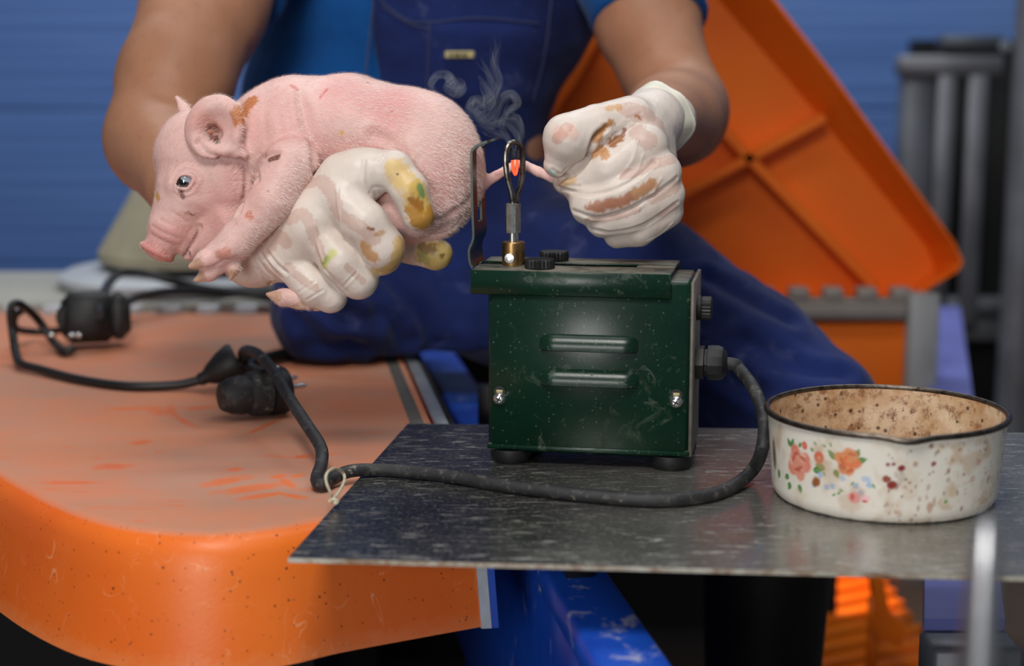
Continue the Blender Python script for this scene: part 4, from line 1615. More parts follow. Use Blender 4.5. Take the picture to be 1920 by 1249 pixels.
# eye socket
V, Q = f.mesh(1)
pig0 = Sculpt(V, Q)
eye_h = pig0.hit(345, 341)
ed = (eye_h - np.array(CAM)); ed = ed / np.linalg.norm(ed)
EYE_R = .0078
eye_c = eye_h + ed * (EYE_R + .0007)
rel = V - eye_h
ea = math.radians(28)
ex_ = rel @ np.array(RIGHT) * 1000; ey_ = rel @ np.array(UP) * 1000
au = (ex_ * math.cos(ea) + ey_ * math.sin(ea)) / 6.4; av = (-ex_ * math.sin(ea) + ey_ * math.cos(ea)) / 4.7
alm = np.abs(au) ** 1.5 + np.abs(av) ** 1.5
near = (rel @ ed) < .015
V += (ed * .0055)[None] * ((1 - sstep(.75, 1.05, alm)) * near)[:, None] - (ed * .0011)[None] * (np.exp(-((alm - 1.35) / .35) ** 2) * near)[:, None]
pig = Sculpt(V, Q, lin((226, 178, 170)))
cr = pig.crease
cr([(340, 488), (352, 466), (362, 450), (374, 426)], 3.4, 1.9, .5)
cr([(285, 424), (305, 436), (335, 448)], .9, 1.3); cr([(283, 440), (305, 452), (330, 462)], .9, 1.2); cr([(300, 412), (322, 424)], .8, 1.3)
cr([(322, 398), (338, 408), (352, 418)], .7, 1.2)
cr([(322, 338), (330, 324), (346, 317), (364, 322), (372, 334)], .9, 1.3, .3); cr([(318, 326), (330, 310), (350, 304), (372, 312)], .7, 1.3)
cr([(330, 352), (340, 360), (356, 358), (366, 346)], .8, 1.1, .3); cr([(326, 362), (342, 371), (362, 368)], .5, 1.3)
cr([(372, 268), (390, 288), (420, 297), (450, 299)], 1.8, 2.4, .5); cr([(376, 284), (400, 304), (430, 308)], .8, 2.0)
cr([(452, 300), (462, 330), (458, 372), (448, 400)], 1.5, 2.0, .5); cr([(437, 300), (440, 320)], .9, 1.2)
cr([(482, 340), (484, 310), (500, 292), (520, 288)], 1.6, 2.2, .4); cr([(474, 322), (476, 300), (486, 286)], .9, 1.5)
cr([(562, 180), (572, 230), (586, 275), (590, 330)], 1.8, 3.4, .8); cr([(578, 200), (592, 250), (598, 290)], .8, 2.8)
cr([(700, 252), (728, 264), (752, 290)], 1.5, 4.0, .7); cr([(712, 284), (732, 274), (742, 258)], .8, 3.4)
cr([(752, 250), (756, 275), (766, 292)], .9, 2.4)
cr([(798, 416), (830, 408), (866, 386), (880, 372)], 1.2, 2.6, .5)
cr([(790, 440), (820, 440), (850, 428), (868, 408)], .9, 1.3)
cr([(610, 262), (618, 300)], .6, 2.0); cr([(640, 262), (636, 298)], .6, 2.0); cr([(668, 262), (660, 296)], .5, 2)
cr([(520, 205), (530, 260)], .5, 3); cr([(495, 215), (498, 262)], .5, 3)
cr([(908, 360), (930, 346), (944, 336)], .6, .8)
cr([(386, 478), (366, 492)], .8, .9); cr([(380, 504), (400, 500), (420, 488)], 1.0, 1.2)
pig.displace(.0005 * fbm(pig.V, 90, 4, 3) + .0009 * fbm(pig.V, 34, 8, 2))
pig.renorm()
st_ = pig.stain
def glow(pts, rad, c, a): st_(pts, rad, c, a, .25, .8)
glow([(640, 170), (700, 190)], 16, (222, 148, 146), .55); glow([(745, 180), (735, 220)], 12, (218, 140, 138), .6)
glow([(600, 290), (700, 275)], 12, (204, 138, 134), .55); glow([(480, 240), (560, 230)], 20, (214, 146, 142), .5)
glow([(400, 400), (440, 360)], 16, (206, 138, 132), .6); glow([(300, 450), (330, 440)], 12, (214, 142, 136), .7)
glow([(840, 350), (800, 400)], 18, (212, 142, 140), .45); glow([(380, 228), (400, 240)], 9, (208, 130, 118), .7)
glow([(360, 330), (330, 300)], 18, (226, 176, 168), .5)
st_([(270, 462), (322, 488)], 4.5, (206, 120, 112), .7, .3)
st_([(398, 238), (402, 252)], 4.5, (150, 80, 56), .75, .6); st_([(404, 258), (408, 266)], 2.5, (92, 50, 30), .8, .6)
st_([(448, 222), (456, 205), (470, 190)], 6.0, (186, 106, 52), .95, .5); st_([(436, 214), (446, 206)], 3.0, (190, 116, 66), .8, .5)
st_([(508, 297), (520, 294)], 2.6, (112, 60, 40), .95, .6)
st_([(343, 370), (338, 358)], 1.8, (110, 50, 40), .9, .5)
st_([(294, 364), (297, 372)], 2.2, (196, 142, 40), .85, .6)
st_([(466, 400), (470, 408)], 2.4, (212, 124, 96), .9, .7); st_([(350, 400)], 1.2, (176, 116, 72), .8); st_([(366, 403)], 1.0, (170, 120, 80), .8)
st_([(443, 420)], 1.1, (200, 130, 80), .8); st_([(503, 358)], .9, (140, 60, 50), .8); st_([(690, 155)], .9, (90, 50, 36), .9); st_([(641, 248), (640, 252)], 1.4, (218, 160, 60), .8)
st_([(600, 183), (613, 168)], 1.5, (206, 96, 96), .7, .8); st_([(546, 160), (558, 168)], 1.4, (206, 100, 98), .7, .8); st_([(735, 210)], 1.0, (190, 80, 70), .8)
st_([(364, 347), (376, 361), (400, 358)], 1.0, (206, 120, 112), .3, .6)
for L_ in ([(357, 500), (372, 494)], [(367, 526), (378, 518)], [(432, 524), (436, 512)], [(502, 552), (522, 556)], [(556, 578), (566, 574)], [(590, 582), (594, 580)]):
    st_(L_, 3.8, (188, 144, 116), .85, .4)
st_([(424, 472), (412, 478)], 3.6, (206, 130, 112), .8, .4)
st_([(930, 328), (945, 322)], 1.6, (170, 110, 110), .6, .6); st_([(900, 330), (906, 322)], 2.4, (214, 180, 110), .6)
st_([(340, 485), (354, 464), (364, 447), (371, 432)], 1.2, (110, 58, 52), .75, .25)
st_([(353, 398), (362, 404)], .8, (110, 70, 60), .8)
piglet = empty('piglet', at(640, 440, PB))
body = obj('piglet_body', pig.to_mesh('piglet_body'), MAT['pig'], piglet)
# eye with a pale outer corner
MB().lathe([(0, -EYE_R), (EYE_R * .38, -EYE_R * .92), (EYE_R * .71, -EYE_R * .71), (EYE_R * .92, -EYE_R * .38), (EYE_R, 0), (EYE_R * .7, EYE_R * .7), (0, EYE_R)], eye_c, 'z', 24).build('eye', MAT['eye'], piglet)
MB().lathe([(0, -EYE_R), (EYE_R * .5, -EYE_R * .86), (EYE_R * .86, -EYE_R * .5), (EYE_R, 0), (EYE_R * .86, EYE_R * .5), (EYE_R * .5, EYE_R * .86), (0, EYE_R)], Vector(eye_c) + RIGHT * .0011 + UP * .0009 + Vector(ed) * .0003, 'z', 24).build('eye_white', MAT['eyewhite'], bpy.data.objects['eye'])
# short pale hair all over
def fur(sk, name, parent, count, length, flow, mat, width=.000075, lift=.45, keep=None, seed=3):
    rg = np.random.default_rng(seed)
    tri = sk.Q
    c = sk.V[tri].mean(1); nn = sk.N[tri[:, 0]]
    ar = np.linalg.norm(np.cross(sk.V[tri[:, 2]] - sk.V[tri[:, 0]], sk.V[tri[:, 3]] - sk.V[tri[:, 1]]), axis=1)
    if keep is not None:
        ar = ar * keep(c, nn)
    ix = rg.choice(len(tri), count, p=ar / ar.sum())
    w = rg.random((count, 2))
    A_, B_, C2, D_ = [sk.V[tri[ix, k]] for k in range(4)]
    p = (A_ * (1 - w[:, :1]) + B_ * w[:, :1]) * (1 - w[:, 1:]) + (D_ * (1 - w[:, :1]) + C2 * w[:, :1]) * w[:, 1:]
    n_ = nn[ix]
    fl = flow(p) + .2 * rg.normal(size=(count, 3))
    fl = fl - n_ * (fl * n_).sum(1)[:, None]
    fl /= np.maximum(np.linalg.norm(fl, axis=1), 1e-6)[:, None]
    ln_ = length * rg.uniform(.5, 1.2, count)[:, None]
    d1 = fl * (1 - lift) + n_ * lift
    mid = p + d1 * ln_ * .5
    tip = mid + (fl * (1 - lift * .4) + n_ * lift * .4) * ln_ * .5
    sd_ = np.cross(fl, n_) ; sd_ /= np.maximum(np.linalg.norm(sd_, axis=1), 1e-6)[:, None]
    sd_ = sd_ * width
    Vh = np.stack([p - sd_, p + sd_, mid + sd_ * .8, mid - sd_ * .8, tip + sd_ * .15, tip - sd_ * .15], 1).reshape(-1, 3)
    k = np.arange(count)[:, None] * 6
    Qh = np.concatenate([k + np.array([[0, 1, 2, 3]]), k + np.array([[3, 2, 4, 5]])])
    o = obj(name, mesh_np(name, Vh, Qh), mat, parent, False)
    o['kind'] = 'stuff'
    return o
r_ = np.array(RIGHT); u_ = np.array(UP)
hx_ = at(470, 300, PB).x
fur(pig, 'fur', piglet, 34000, .0048, lambda p: np.where((p[:, 0] < hx_)[:, None], r_ * .8 + u_ * .5, r_ * .9 - u_ * .45), MAT['fur'],
    keep=lambda c, n_: (c[:, 0] < at(905, 300, PB).x) * (n_ @ np.array(-FWD) > -.35))
tag(piglet, 'pink newborn piglet held over the orange lid by a gloved hand', 'piglet')

# ================================================================== PERSON
person = empty('person', (at(850, 600, 1.85).x, at(850, 600, 1.85).y, ZL))

def cling_attr(me, sk, lines):
    v = .22 + .28 * fbm(sk.V, 60, 12, 2)
    for pts, rad in lines:
        d = sk.dist(sk.line(pts)) * 1000 / rad
        v = np.maximum(v, .82 - .5 * d ** 2 * .7 + .14 * sk.nz)
    a = me.attributes.new('Cling', 'FLOAT', 'POINT')
    a.data.foreach_set('value', v.astype(np.float32))

GLOVE_BASE = lin((217, 203, 192))
# ---- glove holding the piglet
lo, hi = bounds([(440, 255), (870, 255), (440, 610), (870, 610)], 1.22, 1.40)
f = Field(lo, hi, .0011, PB)
wr = (478, 470, -8)
for mcp, r1 in (((676, 332, -108), 40), ((632, 372, -114), 42), ((582, 425, -100), 42), ((536, 482, -74), 38)):
    f.cone(wr, mcp, 54, r1, 34)
f.cone((676, 332, -108), (582, 425, -100), 44, 42, 30); f.cone((582, 425, -100), (536, 482, -74), 42, 38, 26)
f.cone((640, 330, -100), (700, 318, -112), 40, 36, 22)
f.chain([(690, 322, -112), (738, 318, -124), (768, 356, -132), (784, 402, -124)], [37, 34, 33, 30], 9)          # index
f.chain([(640, 372, -126), (684, 420, -140), (716, 466, -126), (714, 478, -110)], [41, 41, 41, 38], 7)                # middle
f.chain([(590, 428, -104), (640, 490, -120), (672, 524, -104)], [39, 38, 37], 7)                                      # ring
f.chain([(540, 486, -78), (590, 540, -94), (620, 556, -84)], [36, 33, 31], 6)                                       # little
f.chain([(690, 440, 20), (770, 460, 5), (818, 476, -12)], [38, 34, 31], 8)                                            # thumb
f.cone((500, 440, -5), (690, 440, 20), 50, 45, 20)
f.cone((478, 470, -8), (440, 430, 20), 52, 52, 20)
V, Q = f.mesh(1)
g1 = Sculpt(V, Q, GLOVE_BASE)
cr = g1.crease
for L_ in ([(492, 478), (508, 500), (530, 522)], [(486, 490), (502, 512), (522, 530)], [(500, 470), (518, 494), (538, 512)], [(482, 505), (496, 524), (514, 540)]):
    cr(L_, 1.0, 1.3, .6)
for L_ in ([(632, 355), (636, 400), (644, 440)], [(590, 420), (594, 452), (606, 492)], [(683, 300), (682, 340), (690, 358)]):
    cr(L_, -1.1, 1.1)
cr([(608, 505), (650, 548)], 1.2, 1.4); cr([(660, 450), (682, 490), (712, 512)], 1.2, 1.4)
cr([(706, 366), (700, 352), (716, 352)], .8, 1.5)
for L_ in ([(748, 418), (770, 428)], [(768, 440), (790, 436), (806, 420)], [(760, 400), (768, 410)], [(560, 548), (590, 528)], [(640, 540), (668, 512)], [(575, 562), (606, 544)], [(702, 300), (716, 290)], [(712, 304), (722, 296)]):
    cr(L_, .5, .9, .3)
g1.displace(.0004 * fbm(g1.V, 120, 5, 3))
g1.renorm()
st_ = g1.stain
st_([(745, 322), (765, 350), (785, 395), (797, 415)], 9.5, (214, 178, 96), .8, .5); st_([(785, 350), (800, 390)], 7, (206, 168, 74), .7, .6)
st_([(780, 400), (792, 418), (806, 408)], 8.5, (176, 122, 40), .85, .8); st_([(775, 375), (790, 385)], 3.2, (150, 90, 30), .7, 1.0); st_([(788, 350), (792, 365)], 2.6, (96, 140, 84), .85, .5)
st_([(745, 327)], .8, (70, 50, 40), .9)
st_([(684, 462), (690, 478), (702, 484)], 4.2, (190, 140, 84), .85, .7); st_([(735, 500), (748, 480), (752, 455)], 6.5, (200, 160, 84), .85, .5); st_([(705, 508), (730, 510)], 5, (206, 172, 100), .8, .5)
st_([(704, 440), (720, 436)], 2.0, (190, 146, 96), .7, .9); st_([(690, 428), (700, 430)], 1.1, (150, 106, 76), .9, .8)
st_([(800, 470), (836, 480), (820, 496)], 11, (196, 164, 76), .85, .5); st_([(792, 462), (812, 468)], 4, (120, 84, 56), .7, 1.2); st_([(800, 490), (790, 480)], 4, (130, 136, 76), .6, .8)
st_([(828, 480)], 2.2, (110, 76, 40), .8, 1.0)
st_([(606, 498), (616, 484), (626, 474)], 3.0, (200, 196, 120), .8, .4); st_([(606, 494), (614, 484)], 2.0, (150, 176, 110), .6, .4)
st_([(652, 560), (640, 576)], 2.5, (176, 176, 166), .5, .5); st_([(712, 520), (708, 540)], 1.6, (196, 200, 176), .6)
gl1 = obj('glove', g1.to_mesh('glove'), MAT['glove'], person)
gl1['label'] = 'white latex glove holding the piglet'
cling_attr(gl1.data, g1, [([(576, 346), (604, 340), (622, 368), (634, 402)], 6.5), ([(644, 408), (672, 424), (700, 448)], 6), ([(545, 412), (566, 402), (582, 420)], 6), ([(582, 420), (592, 452), (604, 486)], 5), ([(500, 470), (520, 446), (534, 452)], 7), ([(540, 500), (566, 524), (590, 540)], 4), ([(650, 500), (680, 528)], 3), ([(500, 500), (520, 520)], 4)])

# ---- glove pulling the tail
lo, hi = bounds([(990, 150), (1320, 150), (990, 490), (1320, 490)], 1.215, 1.43)
f = Field(lo, hi, .0011, PB)
f.ell((1178, 300, 25), (92, 100, 70), 20, roll=10)
f.cone((1170, 290, 30), (1180, 400, 20), 74, 56, 20)
f.cone((1188, 250, 10), (1222, 226, 70), 66, 58, 24)
f.cone((1222, 226, 70), (1252, 226, 150), 56, 56, 20)
f.chain([(1182, 232, -10), (1122, 238, -44), (1064, 260, -66), (1043, 308, -50)], [52, 42, 46, 24], 4)       # thumb
f.chain([(1206, 276, -40), (1142, 318, -44), (1088, 340, -24), (1062, 340, -4)], [47, 42, 38, 26], 9)                # index
f.chain([(1236, 324, -42), (1165, 366, -54), (1106, 384, -40), (1090, 370, -8)], [42, 39, 36, 26], 9)                 # middle
f.chain([(1246, 364, -30), (1180, 402, -42), (1130, 414, -26)], [38, 35, 32], 9)                                      # ring
f.chain([(1246, 394, -12), (1196, 430, -22), (1158, 440, -8)], [36, 31, 26], 9)                                       # little
V, Q = f.mesh(1)
g2 = Sculpt(V, Q, GLOVE_BASE)
cr = g2.crease
cr([(1136, 240), (1118, 256), (1108, 278), (1098, 302), (1080, 322), (1052, 335)], 4.6, 2.3, .5)
cr([(1048, 352), (1100, 364), (1150, 356), (1190, 335), (1225, 305)], 1.5, 1.7, .3)
cr([(1076, 396), (1120, 408), (1180, 392), (1235, 360), (1268, 335)], 1.4, 1.6, .3)
cr([(1098, 428), (1150, 436), (1210, 420), (1270, 380)], 1.2, 1.5, .3)
for L_ in ([(1196, 262), (1186, 300), (1160, 334)], [(1206, 290), (1196, 318), (1172, 346)], [(1240, 335), (1222, 364), (1196, 394)], [(1262, 418), (1240, 438), (1215, 452)]):
    cr(L_, -.7, 1.0)
cr([(1044, 338), (1064, 348), (1086, 350)], .6, 1.2, .2); cr([(1036, 318), (1050, 326), (1064, 314)], .6, 1.2, .3)
for k in range(5):
    cr([(1140 + k * 9, 262 - k * 10), (1166 + k * 9, 244 - k * 8)], .35, 1.0, .2)
g2.displace(.0004 * fbm(g2.V, 120, 6, 3))
g2.renorm()
st_ = g2.stain
st_([(1118, 258), (1130, 240), (1144, 232)], 3.6, (176, 118, 56), .9, .9); st_([(1140, 204), (1160, 200)], 3.2, (206, 158, 106), .8, .9); st_([(1150, 268), (1162, 262)], 3.4, (150, 90, 30), .9, .9)
st_([(1115, 290), (1128, 282), (1135, 292)], 3.6, (190, 128, 62), .85, 1.0); st_([(1195, 218), (1202, 224)], 2.0, (180, 120, 70), .8, 1.0); st_([(1170, 244), (1168, 256)], 1.4, (140, 80, 50), .8, 1)
st_([(1108, 390), (1150, 382), (1190, 366), (1222, 346)], 4.4, (166, 98, 60), .85, .6); st_([(1196, 362), (1224, 344)], 4.6, (196, 150, 110), .7, .7)
st_([(1046, 250), (1070, 246)], 6, (224, 176, 160), .6, .9); st_([(1052, 342), (1074, 336)], 3.0, (206, 166, 112), .75, .9); st_([(1026, 322), (1040, 326)], 3.6, (206, 196, 170), .7)
st_([(1022, 330), (1034, 338)], 1.8, (150, 196, 206), .6)
gl2 = obj('glove', g2.to_mesh('glove'), MAT['glove'], person)
gl2['label'] = 'brown-smeared latex glove pinching the tail'
cling_attr(gl2.data, g2, [([(1178, 206), (1210, 216), (1240, 240)], 9), ([(1196, 246), (1216, 262)], 9), ([(1170, 330), (1216, 312), (1262, 296)], 5), ([(1222, 372), (1250, 362), (1272, 346)], 5), ([(1110, 412), (1150, 408), (1196, 392)], 3.5), ([(1240, 400), (1264, 388)], 4), ([(1064, 238), (1044, 262)], 5)])
# rolled cuff round the wrist
cw, cn = np.array(at(1228, 226, 1.352)), (at(1262, 224, 1.40) - at(1205, 236, 1.325)).normalized()
e1 = cn.cross(UP).normalized(); e2 = cn.cross(e1)
cuff = []
for k in range(40):
    a = 2 * math.pi * k / 40
    rr_ = .0275 + .0012 * math.sin(3 * a + 1) + .0008 * math.sin(7 * a)
    cuff.append(Vector(cw) + e1 * rr_ * math.cos(a) + e2 * rr_ * 1.02 * math.sin(a) + cn * (.002 * math.sin(2 * a)))
m_c = M('latex_cuff'); m_c.set(color=lin((232, 226, 206)), rough=.45); m_c.subsurf(.2, (1, .8, .6), .003)
b = MB()
rings = [(-.014, .90), (-.004, .985), (.004, 1.03), (.0085, 1.06), (.0095, 1.085), (.0080, 1.07), (.003, 1.0)]
n = 40
vv = []
for (t, s_) in rings:
    for k in range(n):
        vv.append(Vector(cw) + (cuff[k] - Vector(cw)) * s_ + cn * t)
ff = [(i * n + k, i * n + (k + 1) % n, (i + 1) * n + (k + 1) % n, (i + 1) * n + k) for i in range(len(rings) - 1) for k in range(n)]
b.add(vv, ff)
b.build('glove_cuff', m_c.m, gl2)

# ---- body: head, trunk and both bare arms as one surface
BVX = .0038
lo = np.array([-.52, 1.28, .46]); hi = np.array([.36, 2.1, 1.46])
f = Field(lo, hi, BVX, 1.7)
RS, RE, RW = (490, -235, 0, 1.76), (292, 262, 0, 1.52), (474, 455, 0, 1.325)
LS, LE, LW = (1120, -235, 0, 1.80), (1276, 212, 0, 1.66), (1236, 228, 0, 1.365)
f.ell((800, -60, 0, 1.82), (270, 280, 130), 40)
f.ell((790, 280, 0, 1.84), (230, 300, 130), 60)
f.cone((800, -240, 0, 1.82), (805, -420, 0, 1.80), 150, 100, 60)
f.cone((640, -240, 0, 1.80), (970, -240, 0, 1.82), 120, 120, 60)
f.ell((808, -560, 0, 1.78), (140, 200, 170), 30); f.ell((808, -470, 0, 1.75), (105, 90, 105), 40)
f.cone((808, -560, 0, 1.685), (808, -515, 0, 1.66), 14, 26, 20); f.ell((664, -545, 0, 1.8), (16, 50, 30), 10); f.ell((952, -545, 0, 1.8), (16, 50, 30), 10)
f.ell((808, -462, 0, 1.68), (52, 10, 16), 12); f.ell((755, -572, 0, 1.685), (24, 14, 14), 10, 'sub'); f.ell((861, -572, 0, 1.685), (24, 14, 14), 10, 'sub')
f.chain([RS, (380, 20, 0, 1.63), (325, 160, 0, 1.56)], [120, 112, 104], 30)
f.chain([(330, 150, 0, 1.565), RE], [100, 84], 30)
f.ell((288, 256, 0, 1.53), (88, 108, 84), 22)
f.chain([RE, (350, 345, 0, 1.43), RW], [92, 78, 52], 14)
f.chain([LS, (1215, 40, 0, 1.72), (1245, 130, 0, 1.68)], [96, 94, 86], 30)
f.ell((1276, 206, 0, 1.665), (80, 100, 80), 30)
f.chain([LE, (1262, 224, 0, 1.53), LW], [90, 84, 52], 30)
V, Q = f.mesh(2)
bd = Sculpt(V, Q)
bd.displace(.0022 * fbm(bd.V, 22, 3, 2))
me = mesh_np('body', bd.V, bd.Q)
obj('body', me, MAT['skin'], person)
# ---- hair cap
f = Field(np.array(at(600, -820, 1.6)) - .15, np.array(at(1000, -420, 2.0)) + .15, .006, 1.78)
f.ell((808, -585, 0, 1.80), (152, 195, 172), 10)
f.ell((808, -500, 0, 1.62), (190, 190, 150), 30, 'sub'); f.ell((808, -330, 0, 1.80), (260, 150, 260), 10, 'sub')
V, Q = f.mesh(1)
obj('hair', mesh_np('hair', V, Q), MAT['hair'], person)

# ---- T-shirt
lo = np.array([-.50, 1.42, .50]); hi = np.array([.34, 2.12, 1.26])
f = Field(lo, hi, .0042, 1.75)
def sleeve(S, E, ra, rb):
    f.cone(S, E, ra, rb, 20)
    a, e = f.P(S), f.P(E)
    ax_ = (e - a) / np.linalg.norm(e - a)
    f.half(e, ax_)
def sub_sleeve(S, E, ra, rb, tiltv):
    ff_ = Field(lo, hi, .0042, 1.75)
    ff_.cone(S, E, ra, rb, 20)
    a, e = ff_.P(S), ff_.P(E)
    ax_ = (e - a) / np.linalg.norm(e - a) + np.array(tiltv)
    ff_.half(e - .0 * ax_, ax_)
    return ff_.g
s1 = sub_sleeve(RS, (396, -18, 0, 1.645), 150, 132, (0.30, .0, .0))
s2 = sub_sleeve(LS, (1222, 40, 0, 1.715), 126, 108, (-.18, 0, 0))
f.ell((800, -60, 0, 1.83), (318, 310, 165), 30)
f.ell((730, 220, 0, 1.85), (278, 300, 165), 60)
f.cone((630, -225, 0, 1.80), (980, -225, 0, 1.82), 140, 140, 60)
for g_ in (s1, s2):
    k_ = .03; h_2 = np.maximum(k_ - np.abs(f.g - g_), 0) / k_
    f.g = np.minimum(f.g, g_) - h_2 * h_2 * k_ * .25
f.half(at(808, -345, 1.82), (0, 0, 1))
V, Q = f.mesh(2)
sh = Sculpt(V, Q)
sh.displace(.006 * fbm(sh.V * np.array([1, 1, 2.2]), 9, 3, 3))
obj('t_shirt', mesh_np('t_shirt', sh.V, sh.Q), MAT['shirt'], person)

# ---- overalls: bib over the shirt, seat, thighs and shins
lo = np.array([-.40, 1.36, .10]); hi = np.array([.46, 2.2, 1.0])
f = Field(lo, hi, .0046, 1.75)
f.ell((806, -60, 0, 1.828), (332, 330, 182), 30)
f.ell((735, 220, 0, 1.848), (292, 300, 182), 60)
f.half(at(700, 80, 1.70), (-1, 0, -.08))
f.half(at(800, -200, 1.75), (0, -.2, 1))
f.ell((790, 420, 0, 1.86), (270, 180, 165), 50)
f.ell((850, 560, 0, 1.86), (230, 140, 160), 50)
f.cone((840, 585, 0, 1.80), (930, 600, 0, 1.80), 118, 118, 40)
f.chain([(830, 560, 0, 1.84), (720, 570, 0, 1.78), (632, 575, 0, 1.74)], [135, 128, 122], 40)
f.chain([(632, 575, 0, 1.74), (760, 600, 0, 1.98)], [110, 86], 30)
f.half((0, 0, ZL + .009), (0, 0, -1))
f.chain([(960, 520, 0, 1.84), (1200, 560, 0, 1.73), (1400, 690, 0, 1.66), (1530, 782, 0, 1.61)], [170, 150, 136, 122], 50)
f.chain([(1530, 782, 0, 1.61), (1480, 960, 0, 1.62)], [118, 112], 30)
V, Q = f.mesh(2)
ov = Sculpt(V, Q)
ov.displace(.005 * fbm(ov.V * np.array([1.0, 1, 1.6]), 12, 7, 3) + .004 * np.abs(fbm(ov.V * np.array([1.6, 1, .8]), 16, 17, 2)))
ov.renorm()
for L_ in ([(600, 560), (640, 590), (700, 600)], [(560, 600), (610, 640), (680, 650)], [(640, 520), (700, 560), (760, 640)], [(720, 520), (790, 600), (830, 700)], [(580, 650), (660, 670), (760, 690)],
           [(1330, 520), (1400, 560), (1480, 600)], [(1400, 640), (1500, 690), (1580, 700)], [(1350, 700), (1420, 740)]):
    ov.crease(L_, 6, 9, 3)
obj('overalls', mesh_np('overalls', ov.V, ov.Q), MAT['overall'], person)
ov.renorm()
ova = bpy.data.objects['overalls']
def cast_line(pts, sub=8, lift=.0015):
    P = catmull([Vector((x, y, 0)) for x, y in pts], sub)
    out = []
    for p in P:
        h_ = ov.hit(p.x, p.y)
        out.append(Vector(h_) - ray(p.x, p.y).normalized() * lift)
    return out
def seam_(pts, r=.0011):
    MB().tube(cast_line(pts), r, 6, 1).build('seam', MAT['stitch'], ova)
# chest pocket as a raised patch, its seams and the beige tag
def patch(name, corners, mat, lift, nx_=14, ny_=10, th=.002):
    (x0, y0_), (x1, y1_), (x2, y2), (x3, y3) = corners
    vv = []; ff = []
    for j in range(ny_ + 1):
        for i in range(nx_ + 1):
            u, v = i / nx_, j / ny_
            x = (x0 * (1 - u) + x1 * u) * (1 - v) + (x3 * (1 - u) + x2 * u) * v
            y = (y0_ * (1 - u) + y1_ * u) * (1 - v) + (y3 * (1 - u) + y2 * u) * v
            e = 0 if i in (0, nx_) or j in (0, ny_) else 1
            vv.append(Vector(ov.hit(x, y)) - ray(x, y).normalized() * (lift if e else -.001))
    for j in range(ny_):
        for i in range(nx_):
            q = j * (nx_ + 1) + i
            ff.append((q, q + 1, q + nx_ + 2, q + nx_ + 1))
    b = MB(); b.add(vv, ff)
    return b.build(name, mat, ova)
patch('pocket', [(800, 34), (1012, 40), (1004, 205), (796, 200)], MAT['overall'], .004)
ov.bvh = BVHTree.FromPolygons(ov.V.tolist(), ov.Q.tolist())
seam_([(712, 0), (760, 36), (800, 42), (900, 34), (1010, 44)]); seam_([(805, 40), (802, 120), (798, 200)]); seam_([(812, 58), (900, 62), (1004, 60)])
seam_([(702, -20), (696, 60), (684, 120), (672, 170)]); seam_([(716, 12), (770, 46), (806, 54)]); seam_([(1035, -10), (1022, 100), (1000, 190)])
tg = patch('cloth_tag', [(829, 92), (896, 92), (895, 113), (828, 113)], MAT['tag_cloth'], .0065, 8, 4)
for k, (x, w2) in enumerate(((846, 5), (853, 4), (860, 5), (867, 4), (874, 4))):
    P = cast_line([(x, 99), (x + (1 if k % 2 else -1), 106)], 2, .0078)
    MB().tube(P, w2 * .00028, 6, 1).build('tag_print', MAT['tag_ink'], tg)
# ---- boots
f = Field(np.array([.08, 1.40, -.01]), np.array([.42, 1.85, .42]), .005, 1.6)
b0 = at(1440, 1010, 1.62); b1 = Vector((at(1428, 1300, 1.64).x, b0.y - .0, .10))
def addc(a, c, ra, rb, k):
    A_, B_ = np.array(a), np.array(c)
    f.P = lambda p: p; f.R = lambda r, p=None: r
    f.cone(A_, B_, ra, rb, k)
addc(b0, b1, .064, .052, .02); addc(b1, (b1.x, b1.y, .045), .050, .045, .03); addc((b1.x, b1.y, .042), (b1.x + .03, b1.y - .13, .034), .044, .038, .03)
f.half((0, 0, .001), (0, 0, -1))
f.half(b0, (0, 0, 1))
V, Q = f.mesh(1)
obj('boot', mesh_np('boot', V, Q), MAT['boot'], person)
tag(person, 'seated person in navy overalls and blue T-shirt wearing white latex gloves', 'person')

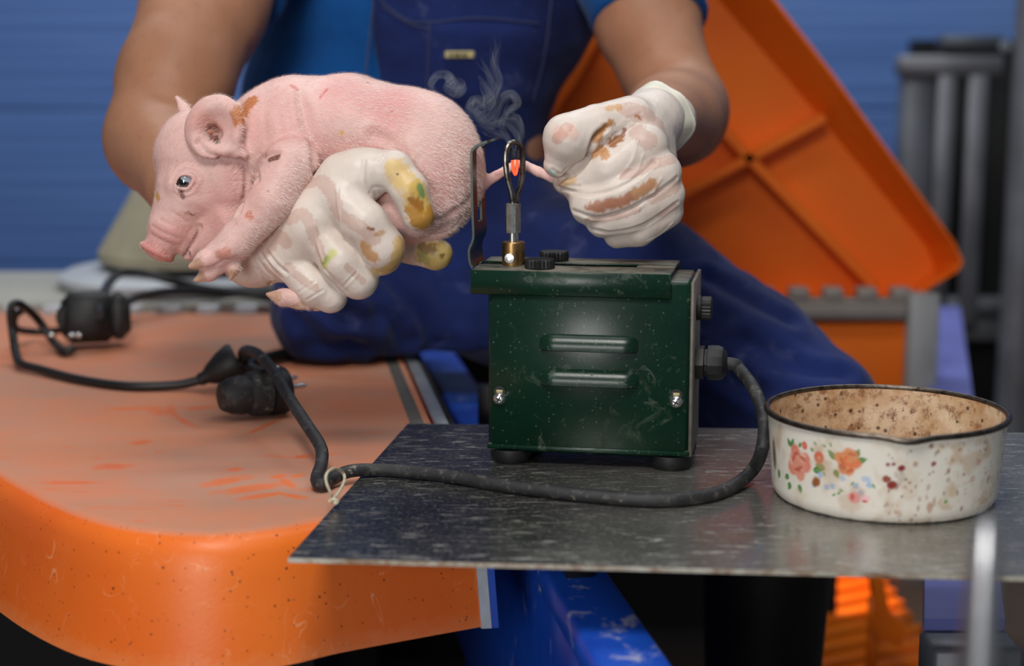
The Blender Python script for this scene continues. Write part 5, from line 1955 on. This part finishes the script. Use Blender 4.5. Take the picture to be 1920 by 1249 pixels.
# ================================================================== SMOKE
def mat_smoke(name, dens):
    m = bpy.data.materials.new(name)
    m.use_nodes = True
    t = m.node_tree
    t.nodes.remove(t.nodes['Principled BSDF'])
    v = t.nodes.new('ShaderNodeVolumeScatter')
    v.inputs['Color'].default_value = (.9, .92, 1.0, 1)
    v.inputs['Density'].default_value = dens
    t.links.new(v.outputs[0], t.nodes['Material Output'].inputs['Volume'])
    return m
rg = np.random.default_rng(5)
strands = [
    [(962, 296), (955, 262), (940, 236), (952, 208), (970, 196), (958, 176), (938, 190), (926, 214), (905, 222), (900, 204), (918, 190), (924, 160), (912, 130), (900, 104)],
    [(964, 290), (972, 262), (962, 240), (940, 226), (918, 236), (900, 222), (882, 206), (892, 190), (912, 196), (918, 176), (904, 152), (896, 140)],
    [(960, 280), (948, 256), (924, 248), (906, 238), (886, 232)],
    [(840, 190), (820, 178), (808, 160), (818, 142), (836, 140), (846, 152), (842, 166), (856, 172), (866, 164), (856, 152), (838, 158)],
    [(966, 284), (978, 250), (970, 226), (954, 218), (962, 200), (974, 190)],
    [(912, 196), (928, 178), (936, 150), (926, 120), (930, 90), (924, 60)],
]
b = MB(); hz_b = MB()
for i, s_ in enumerate(strands):
    base_p = [at(x, y, 1.335 + .012 * math.sin(k * 1.3 + i)) for k, (x, y) in enumerate(s_)]
    for rep in range(5):
        ph = rg.random(3) * 6.28
        P = []
        for k, p in enumerate(base_p):
            am = .0012 + .0045 * (k / len(base_p))
            P.append(p + Vector((am * math.sin(k * .9 + ph[0]), am * 1.5 * math.sin(k * 1.1 + ph[1]), am * math.sin(k * .8 + ph[2]))))
        a0 = rg.integers(0, 2)
        b.tube(P[a0:], [(.0006 + .0009 * rg.random()) * min(1, (len(P) - 1 - k) / 2 + .05) for k in range(len(P))], 6, 7)
    hz_b.tube(base_p, [(.002 + .006 * (k / len(base_p))) * min(1, (len(base_p) - 1 - k) / 3 + .04) for k in range(len(base_p))], 10, 6)
smoke = b.build('smoke', mat_smoke('thin_smoke', 17))
tag(smoke, 'thin curls of grey smoke rising from the hot wire', 'smoke', None, 'stuff')
hzo = hz_b.build('smoke_haze', mat_smoke('smoke_haze', 9), smoke)
hzo['kind'] = 'stuff'
